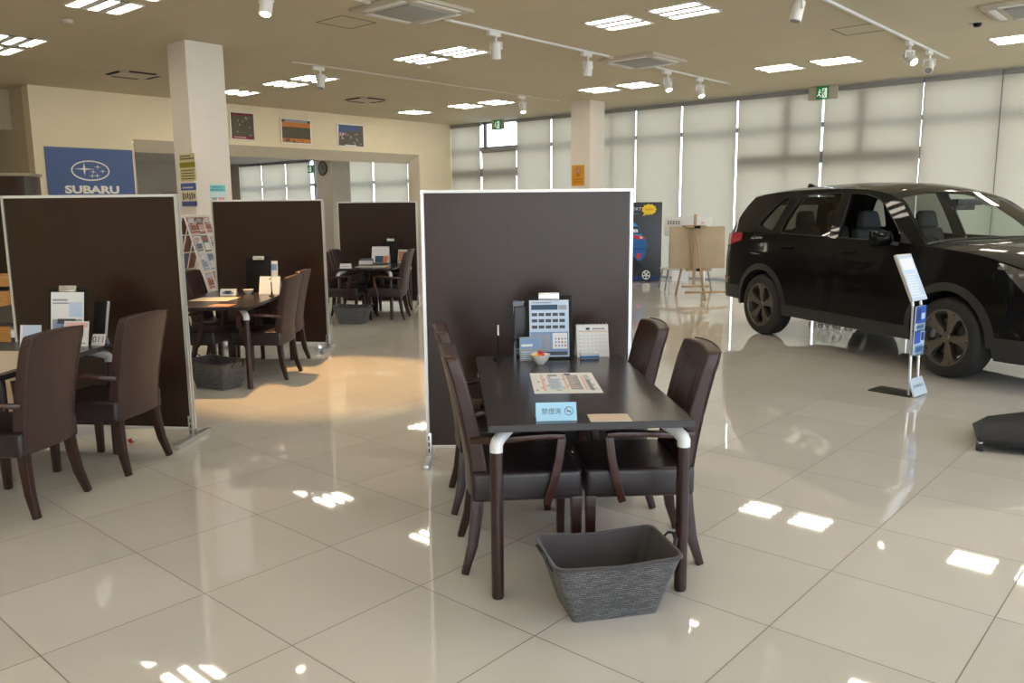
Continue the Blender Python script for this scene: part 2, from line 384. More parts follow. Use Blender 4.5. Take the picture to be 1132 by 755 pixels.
# ------------------------------------------------ ceiling fittings
def emis(name, col, s):
    m = bpy.data.materials.new(name); m.use_nodes = True; nt = m.node_tree; nt.nodes.clear()
    o = nt.nodes.new('ShaderNodeOutputMaterial'); e = nt.nodes.new('ShaderNodeEmission'); e.inputs[0].default_value = (*col, 1); e.inputs[1].default_value = s
    nt.links.new(e.outputs[0], o.inputs[0]); return m
m_tube = emis('lit_diffuser', LAMPC, LAMP)
def ceiling_light(a, b, label):
    t = thing('ceiling_light', label, 'ceiling light', W(a, b, CEIL_Z), YAW, 'recessed square ceiling lights')
    return t
t0 = ceiling_light(0, 0, 'x')
h = .30
q = MB()
for x0, x1, y0, y1 in ((-h, h, -h, -h + .02), (-h, h, h - .02, h), (-h, -h + .02, -h, h), (h - .02, h, -h, h)): q.bb(x0, x1, y0, y1, -.012, 0)
for k in (-1, 1): q.bb(k * .0975 - .048, k * .0975 + .048, -h, h, -.010, 0)
q.build('frame', m_white, t0, smooth=0)
for k in (-1, 0, 1):
    q = MB(); q.bb(k * .195 - .048, k * .195 + .048, -h + .022, h - .022, -.008, -.001); q.build('diffuser', m_tube, t0, smooth=0)
lamps = [(3.05, 8.53, 'three strip square light in the near row, at the top edge left of the spotlight'), (3.05, 7.68, 'square light at the top edge, right of the nearest corner light'),
 (3.05, 11.16, 'three strip square light at the left picture edge, nearer of the two'), (3.05, 11.98, 'three strip square light at the left picture edge, farther of the two'),
 (7.44, 8.50, 'square light left of centre, left one of the pair beside the air conditioner'), (7.44, 7.72, 'square light left of centre, right one of the pair beside the air conditioner'),
 (7.44, 11.90, 'square light right of the left column, middle one of three'), (7.44, 11.08, 'square light behind the hanging spotlight right of the left column'),
 (7.44, 13.40, 'square light half hidden by the left column'),
 (7.44, 5.12, 'large square light near the top centre, left one of its pair'), (7.44, 4.26, 'large square light near the top centre, right one of its pair'),
 (11.82, 13.50, 'small far square light closest to the picture wall'), (11.82, 11.92, 'small far square light, left one of the pair above the corner windows'), (11.82, 11.05, 'small far square light, right one of the pair above the corner windows'),
 (11.82, 8.50, 'square light above the middle column, left one of its pair'), (11.82, 7.68, 'square light above the middle column, right one of its pair'),
 (11.82, 5.10, 'square light left of the exit sign above the car, left one of its pair'), (11.82, 4.23, 'square light left of the exit sign above the car, right one of its pair'),
 (11.82, 1.88, 'square light cut by the right picture edge')]
for a in (3.05, 7.44, 11.82):
    for b in (5.1, 4.25, 1.88, 1.03, -1.4, -2.25):
        if not any(abs(a - l[0]) < .3 and abs(b - l[1]) < .3 for l in lamps): lamps.append((a, b, None))
for a, b in ((7.5, 18.5), (7.5, 22.5), (11.5, 18.5), (11.5, 22.5)): lamps.append((a, b, 'next'))  # unseen lamps added to brighten the next room
for a in (-1.35, -5.75):
    for b in (11.9, 8.5, 7.7, 5.1, 4.25, 1.88, 1.03, -1.4, -2.25): lamps.append((a, b, None))
for k, (a, b, lab) in enumerate(lamps):
    zc = 3.02 if lab == 'next' else CEIL_Z
    lab = 'added unseen square ceiling light in the next room' if lab == 'next' else (lab or 'square ceiling light outside the picture')
    if k == 0: t0.location = W(a, b, CEIL_Z); t0['label'] = lab
    else: dup(t0, W(a, b, zc), label=lab)

def cassette(a, b, label):
    t = thing('air_conditioner', label, 'air conditioner', W(a, b, CEIL_Z), YAW, 'ceiling cassette air conditioners')
    q = MB(); q.box((0, 0, -.02), (.95, .95, .04), taper=(1, 1)); q.build('panel', m_vent, t, bevel=.012)
    q = MB(); q.box((0, 0, -.045), (.56, .56, .014)); q.build('intake_grille', mat('grille_grey', (.36, .36, .35), .6), t, bevel=.004)
    for sx, sy in ((1, 0), (-1, 0), (0, 1), (0, -1)):
        q = MB(); q.box((sx * .39, sy * .39, -.043), (.07 if sx else .62, .07 if sy else .62, .012)); q.build('louver', m_white, t, bevel=.004)
    return t
cassette(5.35, 6.35, 'cassette air conditioner at the top edge above the dark partition'); cassette(9.72, 6.25, 'cassette air conditioner in the ceiling left of the two lit spotlights')
cassette(9.9, 1.35, 'cassette air conditioner at the top right corner of the picture')
def vent(a, b, w, d, label):
    t = thing('ceiling_vent', label, 'vent', W(a, b, CEIL_Z), YAW, 'flat square ceiling vents')
    q = MB(); q.bb(-w / 2, w / 2, -d / 2, d / 2, -.012, 0); q.build('panel', m_vent, t, bevel=.003)
    for s in (-1, 1):
        q = MB(); q.bb(-w * .33, w * .33, s * d / 2 - .03, s * d / 2 + .02, -.018, -.002); q.build('slot', m_dark, t, smooth=0)
        q = MB(); q.bb(s * w / 2 - .03, s * w / 2 + .02, -d * .33, d * .33, -.018, -.002); q.build('slot', m_dark, t, smooth=0)
vent(5.25, 12.75, .62, .62, 'square ceiling vent with dark slots left of the left column'); vent(9.72, 12.6, .62, .62, 'square ceiling vent with dark slots above the framed pictures')
def hatch(a, b, s, label):
    q = MB()
    for k in (-1, 1): q.bb(-s, s, k * s - .007, k * s + .007, -.003, 0); q.bb(k * s - .007, k * s + .007, -s, s, -.003, 0)
    o = q.build('ceiling_hatch', mat('hatch_joint', (.16, .13, .09), .8), smooth=0, loc=W(a, b, CEIL_Z), rz=YAW); tag(o, label, 'access hatch', 'flush access hatches')
hatch(5.27, 7.38, .24, 'flush square access hatch outline beside the air conditioner'); hatch(9.8, 3.2, .25, 'flush access hatch outline near the top right')
q = MB(); q.lathe([(0, -.045), (.04, -.04), (.055, -.01), (.055, 0)], 20); o = q.build('smoke_detector', m_vent, loc=W(3.07, 9.51, CEIL_Z)); tag(o, 'small round smoke detector on the ceiling below the left corner light', 'smoke detector')
q = MB(); q.lathe([(0, -.035), (.03, -.03), (.045, -.008), (.045, 0)], 20); o = q.build('smoke_detector', m_vent, loc=W(7.95, 8.9, CEIL_Z)); tag(o, 'small round smoke detector beside the centre pair of square lights', 'smoke detector')
t = thing('downlight', 'small dark downlight in the ceiling near the top right corner', 'downlight', W(10.4, 2.05, CEIL_Z), YAW)
q = MB(); q.lathe([(.0, -.006), (.085, -.006), (.09, 0)], 24); q.build('bezel', m_vent, t); q = MB(); q.lathe([(0, -.05), (.035, -.045), (.05, -.007)], 18); q.build('lamp', m_black, t)

# tracks with spotlights
def track(a0, a1, b, label):
    t = thing('lighting_track', label, 'lighting track', W((a0 + a1) / 2, b, CEIL_Z), YAW)
    q = MB(); q.bb(-(a1 - a0) / 2, (a1 - a0) / 2, -.016, .016, -.026, 0); q.build('rail', m_vent if b > 9 else m_white, t, bevel=.003)
    for s in (-1, 1):
        q = MB(); q.bb(s * (a1 - a0) / 2 - .05, s * (a1 - a0) / 2 + .05, -.024, .024, -.034, 0); q.build('end_cap', m_vent, t, bevel=.004)
track(3.0, 4.78, 6.42, 'white lighting track at the top edge, left of the air conditioner'); track(5.92, 9.16, 6.42, 'long white lighting track between the two air conditioners'); track(10.28, 12.75, 6.42, 'white lighting track beyond the farther air conditioner, above the poster'); track(2.5, 12.75, 2.93, 'white lighting track running to the two lit spotlights'); track(6.3, 12.4, 9.95, 'thin lighting track over the left half of the ceiling')
m_lit = emis('lit_lens', (1.0, .86, .62), 9.0)
SPOTS = []
def spot(a, b, aim, tilt, label, lit=True):
    """aim: azimuth in room axes, tilt: angle below horizontal"""
    t = thing('spotlight', label, 'spotlight', W(a, b, CEIL_Z - .028), YAW, 'white track spotlights')
    q = MB(); q.bb(-.11, .05, -.022, .022, -.04, 0); q.build('adapter', m_white, t, bevel=.005)
    q = MB(); q.tube([(0, 0, -.04), (0, 0, -.09)], .012); d = Vector((math.cos(aim) * math.cos(tilt), math.sin(aim) * math.cos(tilt), -math.sin(tilt)))
    side = Vector((-math.sin(aim), math.cos(aim), 0)); pv = Vector((0, 0, -.16))
    for s in (-1, 1): q.bar([(0, 0, -.09), side * .055 * s + Vector((0, 0, -.09)), side * .055 * s + pv], .02, .006, up=d)
    q.build('bracket', m_white, t)
    c0 = pv - d * .075; c1 = pv + d * .085
    q = MB(); q.tube([c0, c0 + d * .01, c1 - d * .01, c1], [.035, .045, .048, .046], 20); q.build('head', m_white, t)
    q = MB(); q.tube([c1, c1 + d * .004], [.039, .037], 20); q.build('lens', m_lit if lit else m_frame, t)
    t.scale = (1.25, 1.25, 1.25)
    SPOTS.append((t, (c1 + d * .02) * 1.25, d, lit))
spot(3.62, 6.42, R(205), R(72), 'white spotlight at the top edge above the left partitions')
spot(6.75, 6.42, R(40), R(75), 'nearest hanging spotlight on the long track, above the dark partition', False)
spot(8.62, 6.42, R(60), R(85), 'second hanging spotlight on the long track, pointing straight down', False)
spot(10.72, 6.42, R(-120), R(62), 'lit spotlight on the long track above the middle column, left one')
spot(11.75, 6.42, R(-120), R(60), 'lit spotlight near the end of the long track, above the black car poster')
spot(11.35, 9.95, R(-120), R(65), 'small lit spotlight hanging above the corner window')
spot(6.75, 9.95, R(-150), R(78), 'spotlight on the thin track in front of a square light', False)
spot(7.3, 2.93, R(150), R(75), 'spotlight cut by the top edge, right of the large square lights', False)
spot(10.9, 2.93, R(-118), R(40), 'brightly lit spotlight above the car, left one of two')
spot(11.8, 2.93, R(-170), R(40), 'unlit spotlight above the car, right one of two', False)

# ------------------------------------------------ exit signs
def exit_sign(a, b, bw, label):
    t = thing('exit_sign', label, 'exit sign', W(a, b, 3.36), YAW)
    q = MB(); q.bb(.015, .03, -bw / 2, bw / 2, 0, .235); q.build('back_plate', m_trim, t, bevel=.003)
    sw, sh = .21, .215
    q = MB(); q.bb(-.02, .015, -sw / 2, sw / 2, .01, .01 + sh); q.build('green_box', mat('exit_green', srgb(0, 120, 62), .4, emit=.35), t, bevel=.004)
    q = MB(); q.M = Matrix.Translation((-.0215, 0, .01)) @ Matrix(((0, 0, -1, 0), (-1, 0, 0, 0), (0, 1, 0, 0), (0, 0, 0, 1)))
    q.mat = 0; q.rect(.0, .02, .085, .185, 0)
    q.mat = 1; q.disc(.035, .158, .015, z=.0008); q.poly([(.0, .13, .0008), (.035, .142, .0008), (.06, .13, .0008), (.055, .115, .0008), (.03, .12, .0008), (.028, .085, .0008), (.055, .06, .0008), (.045, .03, .0008), (.034, .033, .0008), (.038, .055, .0008), (.01, .08, .0008), (.008, .12, .0008)])
    q.mat = 0; q.disc(-.045, .158, .014, z=.0006); q.poly([(-.075, .125, .0006), (-.045, .14, .0006), (-.018, .12, .0006), (-.022, .105, .0006), (-.042, .115, .0006), (-.042, .085, .0006), (-.018, .055, .0006), (-.025, .03, .0006), (-.038, .032, .0006), (-.034, .052, .0006), (-.06, .075, .0006), (-.085, .045, .0006), (-.092, .055, .0006), (-.062, .095, .0006), (-.06, .115, .0006), (-.07, .11, .0006)])
    q.build('running_man', [mat('exit_white', (.9, .95, .9), .4, emit=.5), mat('exit_green2', srgb(0, 120, 62), .4, emit=.3)], t, smooth=0)
exit_sign(14.28, 5.36, .53, 'green running man exit sign above the car'); exit_sign(14.28, 13.27, .42, 'green running man exit sign above the corner window')
exit_sign(14.25, 20.55, .3, 'tiny green exit sign seen through the opening beside the clock')
bpy.data.objects['exit_sign.002'].location = W(14.25, 21.0, 2.58)
# ================================================================== FURNITURE
def walnut():
    m = bpy.data.materials.new('walnut_laminate'); m.use_nodes = True
    nt = m.node_tree; b = nt.nodes['Principled BSDF']; N = nt.nodes.new; L = nt.links.new
    tc = N('ShaderNodeTexCoord'); mp = N('ShaderNodeMapping'); mp.inputs['Scale'].default_value = (26, 26, .7); L(tc.outputs['Object'], mp.inputs[0])
    n = N('ShaderNodeTexNoise'); n.inputs['Scale'].default_value = 2.2; n.inputs['Detail'].default_value = 6; n.inputs['Distortion'].default_value = .6; L(mp.outputs[0], n.inputs['Vector'])
    r = N('ShaderNodeValToRGB'); L(n.outputs['Fac'], r.inputs['Fac']); r.color_ramp.elements[0].position = .3; r.color_ramp.elements[1].position = .72
    r.color_ramp.elements[0].color = (.025, .0112, .0072, 1); r.color_ramp.elements[1].color = (.032, .0142, .0092, 1)
    L(r.outputs[0], b.inputs['Base Color']); b.inputs['Roughness'].default_value = .30; b.inputs['Specular IOR Level'].default_value = .42
    return m
m_walnut = walnut()
m_leather = mat('brown_leather', (.043, .0205, .0185), .40, spec=.45, bump=.25, bscale=260, var=.08, vscale=6)
m_leather2 = mat('dark_leather', (.022, .0145, .0165), .34, spec=.5, bump=.25, bscale=260, var=.08, vscale=6)
m_legwood = mat('reddish_dark_wood', (.026, .009, .0075), .30, spec=.5, var=.35, vscale=3, stretch=(30, 30, 2))
m_armwood = mat('arm_wood', (.045, .015, .010), .32, spec=.5, var=.3, vscale=3, stretch=(3, 30, 30))
m_piping = mat('seam_piping', (.05, .026, .022), .5)
m_top = mat('dark_table_laminate', (.034, .029, .031), .22, spec=.5, var=.12, vscale=2, stretch=(2, 30, 30))
m_cast = mat('white_cast_metal', (.66, .68, .70), .38, .1)
m_frail = mat('pale_aluminium', (.80, .80, .80), .4, .3)
m_foot = mat('rubber_foot', (.02, .02, .02), .7)

# ---- arm chair, facing +x
def make_chair():
    t = thing('dining_chair', 'x', 'chair', group='brown leather armchairs')
    # seat
    q = MB(); nx, ny = 10, 10
    q.box((0.0, 0, .372), (.455, .435, .125)); s = q.build('seat', m_leather2, t, bevel=.022, seg=3, smooth=50)
    q = MB(); q.tube([(.225, -.205, .425), (.229, 0, .43), (.225, .205, .425)], .004, 6); q.build('front_piping', m_leather, t)
    # backrest: leaning, slightly hollow slab, upholstered down to the seat rail
    def bk(u, v, off):
        z = .315 + .605 * v
        lean = -.205 - .045 * max(0, v - .12) - .085 * max(0, v - .12) ** 1.6
        w = (.183 + .016 * v) * (1 - .05 * max(0, (v - .93) / .07) ** 2)
        y = (u * 2 - 1) * w
        hollow = .018 * (1 - (2 * u - 1) ** 2)
        return Vector((lean - hollow + off, y, z + (-.010 * (2 * u - 1) ** 2 if v > .9 else 0)))
    n, k = 8, 14
    q = MB(); fr = []; 
    for side, off in ((0, .055), (1, -.02)):
        for i in range(n + 1):
            for j in range(k + 1): q.v.append(bk(i / n, j / k, off - (.012 * (j / k) if side == 0 else -.006 * (j / k))))
    S = (n + 1) * (k + 1); idx = lambda sd, i, j: sd * S + i * (k + 1) + j
    for i in range(n):
        for j in range(k):
            q.f.append([idx(0, i, j), idx(0, i + 1, j), idx(0, i + 1, j + 1), idx(0, i, j + 1)]); q.f.append([idx(1, i, j), idx(1, i, j + 1), idx(1, i + 1, j + 1), idx(1, i + 1, j)])
    for i in range(n):
        q.f.append([idx(0, i, 0), idx(1, i, 0), idx(1, i + 1, 0), idx(0, i + 1, 0)]); q.f.append([idx(0, i, k), idx(0, i + 1, k), idx(1, i + 1, k), idx(1, i, k)])
    for j in range(k):
        q.f.append([idx(0, 0, j), idx(0, 0, j + 1), idx(1, 0, j + 1), idx(1, 0, j)]); q.f.append([idx(0, n, j), idx(1, n, j), idx(1, n, j + 1), idx(0, n, j + 1)])
    q.mi = [0] * len(q.f)
    b = q.build('backrest', m_leather, t, bevel=.014, seg=3, smooth=50)
    # inset front cushion of the back
    q = MB()
    def cu(u, v):
        p = bk(.14 + .72 * u, .22 + .68 * v, .055 - .012 * (.22 + .68 * v))
        e = min(u, 1 - u, v * 1.4, (1 - v) * 1.4); p.x += .011 * min(1, e / .1) ** .5 - .002
        return p
    q.grid(cu, 12, 14); q.build('back_cushion', m_leather, b, smooth=60)
    q = MB()
    for u in (0.0, 1.0): q.tube([bk(u, j / 12, -.019 + .006 * j / 12) + Vector((-.001, (u - .5) * .006 * 0, 0)) for j in range(13)], .0035, 6)
    q.tube([bk(i / 8, 1, -.013) for i in range(9)], .0035, 6); q.build('piping', m_piping, b)
    # legs
    for sy in (-1, 1):
        q = MB(); q.bar([(.205, sy * .195, .32), (.205, sy * .195, 0.0)], [.044, .034], [.044, .034], up=Vector((1, 0, 0))); q.build('leg', m_legwood, t, bevel=.005)
        q = MB(); q.bar([(-.200, sy * .17, .345), (-.207, sy * .176, .25), (-.226, sy * .187, .12), (-.262, sy * .202, 0.0)], [.040, .040, .037, .032], [.052, .050, .043, .032], up=Vector((1, 0, 0))); q.build('leg', m_legwood, t, bevel=.006)
        # arm
        y = sy * .237
        q = MB(); q.bar([(-.225, y * .78, .565), (-.12, y, .580), (.0, y * 1.02, .590), (.10, y * 1.02, .592), (.150, y * 1.02, .588)], [.026, .036, .046, .044, .04], [.026, .024, .022, .022, .022]); a = q.build('armrest', m_armwood, t, bevel=.006)
        q = MB(); q.bar([(.138, y * 1.02, .586), (.128, y * 1.01, .50), (.108, y, .40), (.078, y * .985, .300)], .024, [.034, .036, .036, .032], up=Vector((1, 0, 0))); q.build('arm_post', m_armwood, a, bevel=.005)
    return t
chair0 = make_chair(); chair_used = []
def chair(x, y, deg, label):
    if not chair_used:
        chair_used.append(1); chair0.location = (x, y, 0); chair0.rotation_euler = (0, 0, R(deg)); chair0['label'] = label; return chair0
    return dup(chair0, (x, y, 0), R(deg), label)
# centre set
chair(.035, 3.43, 6, 'brown leather armchair left of the front table, nearer one'); chair(-.055, 4.10, 6, 'brown leather armchair left of the front table, farther one beside the partition')
chair(.515, 3.465, 183, 'brown leather armchair right of the front table, nearer one'); chair(.425, 4.12, 184, 'brown leather armchair right of the front table, farther one')
# left set
chair(-2.585, 4.09, 173, 'brown leather armchair at the left table, nearest, its back turned to us'); chair(-2.42, 4.755, 170, 'brown leather armchair at the left table, second, close to the dark partition')
# second set
chair(-2.25, 7.36, 177, 'brown leather armchair at the second table, right side, nearer one'); chair(-2.325, 8.0, 179, 'brown leather armchair at the second table, right side, farther one')
chair(-2.85, 7.40, -3, 'brown leather armchair at the second table, left side, behind the basket'); chair(-2.86, 8.05, -2, 'brown leather armchair at the second table, left side, by the magazine rack')
# third set
chair(-1.70, 11.25, 176, 'brown leather armchair at the farthest table, right side, nearer one'); chair(-1.75, 11.93, 179, 'brown leather armchair at the farthest table, right side, farther one')
chair(-2.30, 11.30, -4, 'dark armchair at the farthest table, left side, behind the basket'); chair(-2.27, 11.95, -4, 'dark armchair at the farthest table, left side, next to the screen')

# ---- table, origin at the centre on the floor
TW, TL = .785, 1.43
def make_table():
    t = thing('meeting_table', 'x', 'table', group='dark meeting tables')
    q = MB(); q.bb(-TW / 2, TW / 2, -TL / 2, TL / 2, .672, .70); q.build('tabletop', m_top, t, bevel=.002, seg=1)
    for sx in (-1, 1):
        for sy in (-1, 1):
            x, y = sx * (TW / 2 - .032), sy * (TL / 2 - .036)
            q = MB(); q.tube([(x, y, .008), (x, y, .588)], .0245, 20); l = q.build('leg', m_legwood, t)
            q = MB(); q.lathe([(0, 0), (.021, 0), (.022, .009), (.0, .009)], 16, (x, y, 0)); q.build('foot', m_foot, l)
            ix, iy = x - sx * .055, y - sy * .075
            q = MB(); q.tube([(x, y, .588), (x, y, .612), (x - sx * .004, y - sy * .005, .624), (x - sx * .016, y - sy * .022, .636), (x - sx * .05, y - sy * .068, .653), (x - sx * .09, y - sy * .122, .668)], [.0256, .0256, .0254, .0245, .021, .016], 16, up=Vector((sy * .8, -sx * .6, 0))); q.build('bracket', m_cast, t, smooth=60)
    return t
table0 = make_table()
def place_table(x, y, deg, label, first=[]):
    if not first: first.append(1); table0.location = (x, y, 0); table0.rotation_euler = (0, 0, R(deg)); table0['label'] = label; return table0
    return dup(table0, (x, y, 0), R(deg), label)
E4 = Matrix.Rotation(R(4.2), 4, 'Z')
tc_ = Vector((-.092, 2.953, 0)) + E4 @ Vector((TW / 2, TL / 2, 0))
place_table(tc_.x, tc_.y, 4.2, 'dark meeting table in front, bearing the blue no smoking card')
tl_ = Vector((-2.435, 4.98, 0)) + Matrix.Rotation(R(-5), 4, 'Z') @ Vector((-TW / 2, -TL / 2, 0))
place_table(tl_.x, tl_.y, -5, 'dark meeting table on the left, cut by the picture edge')
t2_ = Vector((-2.185, 6.76, 0)) + Matrix.Rotation(R(0), 4, 'Z') @ Vector((-TW / 2, TL / 2, 0))
place_table(t2_.x, t2_.y, 0, 'dark meeting table in the second bay, with an orange card on it')
place_table(-3.98, 6.66, -3, 'dark meeting table behind the left screen, showing at the picture edge')
t3_ = Vector((-1.60, 11.03, 0)) + Matrix.Rotation(R(-4), 4, 'Z') @ Vector((-TW / 2, TL / 2, 0))
place_table(t3_.x, t3_.y, -4, 'dark meeting table in the farthest bay')
def on_table(c, deg, wx, wy): return None

# ---- partition screen, origin under the middle of the panel
def make_screen():
    t = thing('partition_screen', 'x', 'partition', group='dark wood partition screens')
    w, zb, zt = 1.2, .075, 1.60
    q = MB(); q.bb(-w / 2 + .012, w / 2 - .012, -.016, .016, zb + .012, zt - .012); q.build('panel', m_walnut, t, smooth=0)
    for z0 in (zt - .018, zb): q = MB(); q.bb(-w / 2, w / 2, -.02, .02, z0, z0 + .018); q.build('frame_rail', m_frail, t, bevel=.002, seg=1)
    for s in (-1, 1):
        q = MB(); q.bb(s * w / 2 - .009, s * w / 2 + .009, -.022, -.006, zb, zt); q.bb(s * w / 2 - .009, s * w / 2 + .009, .006, .022, zb, zt); q.bb(s * w / 2 - .004 - s * .004, s * w / 2 + .004 - s * .004, -.006, .006, zb, zt); p = q.build('post', m_alu, t, smooth=0)
        q = MB()
        for k in range(30): q.bb(s * w / 2 + s * .0005 - .0006, s * w / 2 + s * .0005 + .0006, -.003, .003, zb + .03 + k * .05, zb + .055 + k * .05)
        q.build('slot_row', m_dark, p, smooth=0)
        q = MB(); q.bb(s * (w / 2 - .005) - .017, s * (w / 2 - .005) + .017, -.027, -.022, .03, .17); q.bb(s * (w / 2 - .005) - .017, s * (w / 2 - .005) + .017, .022, .027, .03, .17); q.bb(s * (w / 2 - .005) - .017, s * (w / 2 - .005) + .017, -.22, .22, .0, .03)
        f = q.build('foot', m_steel, t, bevel=.003)
        q = MB()
        for k in range(3): q.bb(s * (w / 2 - .005) - .004, s * (w / 2 - .005) + .004, -.0285, -.0265, .05 + k * .038, .075 + k * .038); q.bb(s * (w / 2 - .005) - .004, s * (w / 2 - .005) + .004, .0265, .0285, .05 + k * .038, .075 + k * .038)
        q.build('slot', m_dark, f, smooth=0)
    return t
sc0 = make_screen()
sc0.location = (.092, 4.78, 0); sc0['label'] = 'dark wood partition screen in the middle, behind the front table'
dup(sc0, (-2.687, 5.31, 0), R(-6.5), 'dark wood partition screen on the left, below the blue sign').scale = (.98, 1, 1)
dup(sc0, (-2.56, 8.74, 0), R(-6), 'dark wood partition screen of the second bay, right of the magazine rack')
dup(sc0, (-2.03, 12.62, 0), R(-3), 'dark wood partition screen farthest back, below the opening')

# ---- woven basket
def weave():
    m = bpy.data.materials.new('grey_weave'); m.use_nodes = True
    nt = m.node_tree; b = nt.nodes['Principled BSDF']; N = nt.nodes.new; L = nt.links.new
    tc = N('ShaderNodeTexCoord')
    sp = N('ShaderNodeSeparateXYZ'); L(tc.outputs['Object'], sp.inputs[0])
    ad = N('ShaderNodeMath'); L(sp.outputs['X'], ad.inputs[0]); L(sp.outputs['Y'], ad.inputs[1])
    cb = N('ShaderNodeCombineXYZ'); L(ad.outputs[0], cb.inputs[0]); L(sp.outputs['Z'], cb.inputs[1])
    br = N('ShaderNodeTexBrick'); L(cb.outputs[0], br.inputs['Vector']); br.inputs['Scale'].default_value = 1; br.inputs['Brick Width'].default_value = .030; br.inputs['Row Height'].default_value = .0085; br.inputs['Mortar Size'].default_value = .0016; br.inputs['Mortar Smooth'].default_value = .8
    br.inputs['Color1'].default_value = (.17, .175, .185, 1); br.inputs['Color2'].default_value = (.085, .088, .094, 1); br.inputs['Mortar'].default_value = (.012, .012, .013, 1)
    L(br.outputs['Color'], b.inputs['Base Color']); b.inputs['Roughness'].default_value = .42; b.inputs['Specular IOR Level'].default_value = .6
    bp = N('ShaderNodeBump'); bp.inputs['Strength'].default_value = .9; bp.inputs['Distance'].default_value = .004; bp.invert = True; L(br.outputs['Fac'], bp.inputs['Height']); L(bp.outputs[0], b.inputs['Normal'])
    return m
m_weave = weave(); m_liner = mat('dark_liner_cloth', (.044, .037, .039), .8, sheen=.3, bump=.3, bscale=60, var=.15, vscale=9)
def make_basket():
    t = thing('woven_basket', 'x', 'basket', group='grey woven luggage baskets')
    def ringpts(hx, hy, r, z, sag=0.0):
        pts = []
        for cx, cy, a0 in ((hx - r, hy - r, 0), (-hx + r, hy - r, 90), (-hx + r, -hy + r, 180), (hx - r, -hy + r, 270)):
            for k in range(6): a = R(a0 + 18 * k); pts.append(Vector((cx + r * math.cos(a), cy + r * math.sin(a), z)))
        # subdivide the long sides so the rim can dip
        out = []
        for i, p in enumerate(pts):
            out.append(p); n = pts[(i + 1) % len(pts)]
            if (n - p).length > .05:
                for k in range(1, 6): out.append(p.lerp(n, k / 6))
        for p in out: p.z -= sag * (1 - min(1, abs(p.x) / hx)) * (abs(p.y) / hy)
        return out
    lv = [ringpts(.165, .105, .02, .0), ringpts(.170, .11, .025, .012), ringpts(.205, .132, .03, .12), ringpts(.243, .158, .035, .235, .012)]
    n = len(lv[0]); q = MB()
    vs = [p for l in lv for p in l]; fs = [(i * n + k, i * n + (k + 1) % n, (i + 1) * n + (k + 1) % n, (i + 1) * n + k) for i in range(3) for k in range(n)] + [tuple(range(n - 1, -1, -1))]
    q.add(vs, fs); q.build('woven_wall', m_weave, t, smooth=50)
    li = [ringpts(.160, .10, .02, .012), ringpts(.197, .124, .03, .12), ringpts(.236, .151, .035, .238, .012), ringpts(.245, .160, .036, .240, .012), ringpts(.247, .162, .036, .228, .012)]
    q = MB(); vs = [p for l in li for p in l]; fs = [(i * n + k, (i + 1) * n + k, (i + 1) * n + (k + 1) % n, i * n + (k + 1) % n) for i in range(4) for k in range(n)] + [tuple(range(n))]
    q.add(vs, fs); q.build('liner', m_liner, t, smooth=50)
    for s in (-1, 1):
        q = MB(); q.tube([(s * .228, -.06, .19), (s * .246, -.055, .222), (s * .262, -.035, .252), (s * .268, 0, .262), (s * .262, .035, .252), (s * .246, .055, .222), (s * .228, .06, .19)], .008, 8, flat=.6); q.build('handle', mat('handle_strap', (.02, .018, .018), .6), t)
    return t
bk0 = make_basket(); bk0.location = (.352, 2.925, 0); bk0.rotation_euler.z = R(13); bk0['label'] = 'grey woven basket on the floor under the front table'
dup(bk0, (-2.52, 6.90, 0), R(-28), 'grey woven basket beside the leg of the second table')
dup(bk0, (-2.10, 10.78, 0), R(-4), 'grey woven basket under the farthest table')
# ================================================================== SMALL THINGS ON THE TABLES
m_paper = mat('white_paper', (.74, .75, .76), .6)
m_acry = glass('clear_acrylic', (.80, .86, .90), .08)
P_W, P_BL, P_DB, P_GR, P_LB, P_RD, P_PK, P_DG, P_YE, P_OR, P_TN = (ink(*c) for c in ((226, 228, 232), (120, 150, 195), (45, 75, 100), (150, 155, 165), (190, 208, 232), (190, 75, 70), (225, 180, 175), (70, 75, 85), (225, 200, 70), (215, 110, 60), (200, 185, 165)))
PAL = [P_W, P_BL, P_DB, P_GR, P_LB, P_RD, P_PK, P_DG, P_YE, P_OR, P_TN]
def Mat4(loc, rz=0, rx=0): return Matrix.Translation(loc) @ Matrix.Rotation(rz, 4, 'Z') @ Matrix.Rotation(rx, 4, 'X')
def flat_leaflet(name, x, y, z, w, h, deg, items, label, cat, base=0):
    q = MB(); q.bb(-w / 2, w / 2, 0, h, -.0012, -.0001); sheet(q, w, h, items, base)
    o = q.build(name, PAL, smooth=0); o.location = (x, y, z + .0014); o.rotation_euler.z = R(deg); return tag(o, label, cat)
rnd = random.Random(5)
def textlines(x0, y0, x1, y1, n, mi, ragged=.35):
    h = (y1 - y0) / n; return [(x0, y0 + k * h + h * .3, x1 - (x1 - x0) * ragged * rnd.random(), y0 + k * h + h * .72, mi) for k in range(n)]
ZT = .70
def stand_card(name, x, y, z, deg, w, h, items, label, cat, lean=12, base=0):
    t = thing(name, label, cat, (x, y, z), R(deg))
    q = MB(); q.M = Mat4((0, 0, .001), 0, PI / 2 - R(lean)); q.bb(-w / 2, w / 2, 0, h, -.004, -.0004); q.build('card', m_paper, t, smooth=0)
    q = MB(); q.M = Mat4((0, 0, .001), 0, PI / 2 - R(lean)); sheet(q, w, h, items, base); q.build('print', PAL, t, smooth=0)
    q = MB(); q.bar([(0, h * math.sin(R(lean)) * .8 + .003, h * .75), (0, h * .42, .002)], w * .4, .003, up=Vector((0, 1, 0))); q.build('back_strut', m_paper, t, smooth=0)
    return t
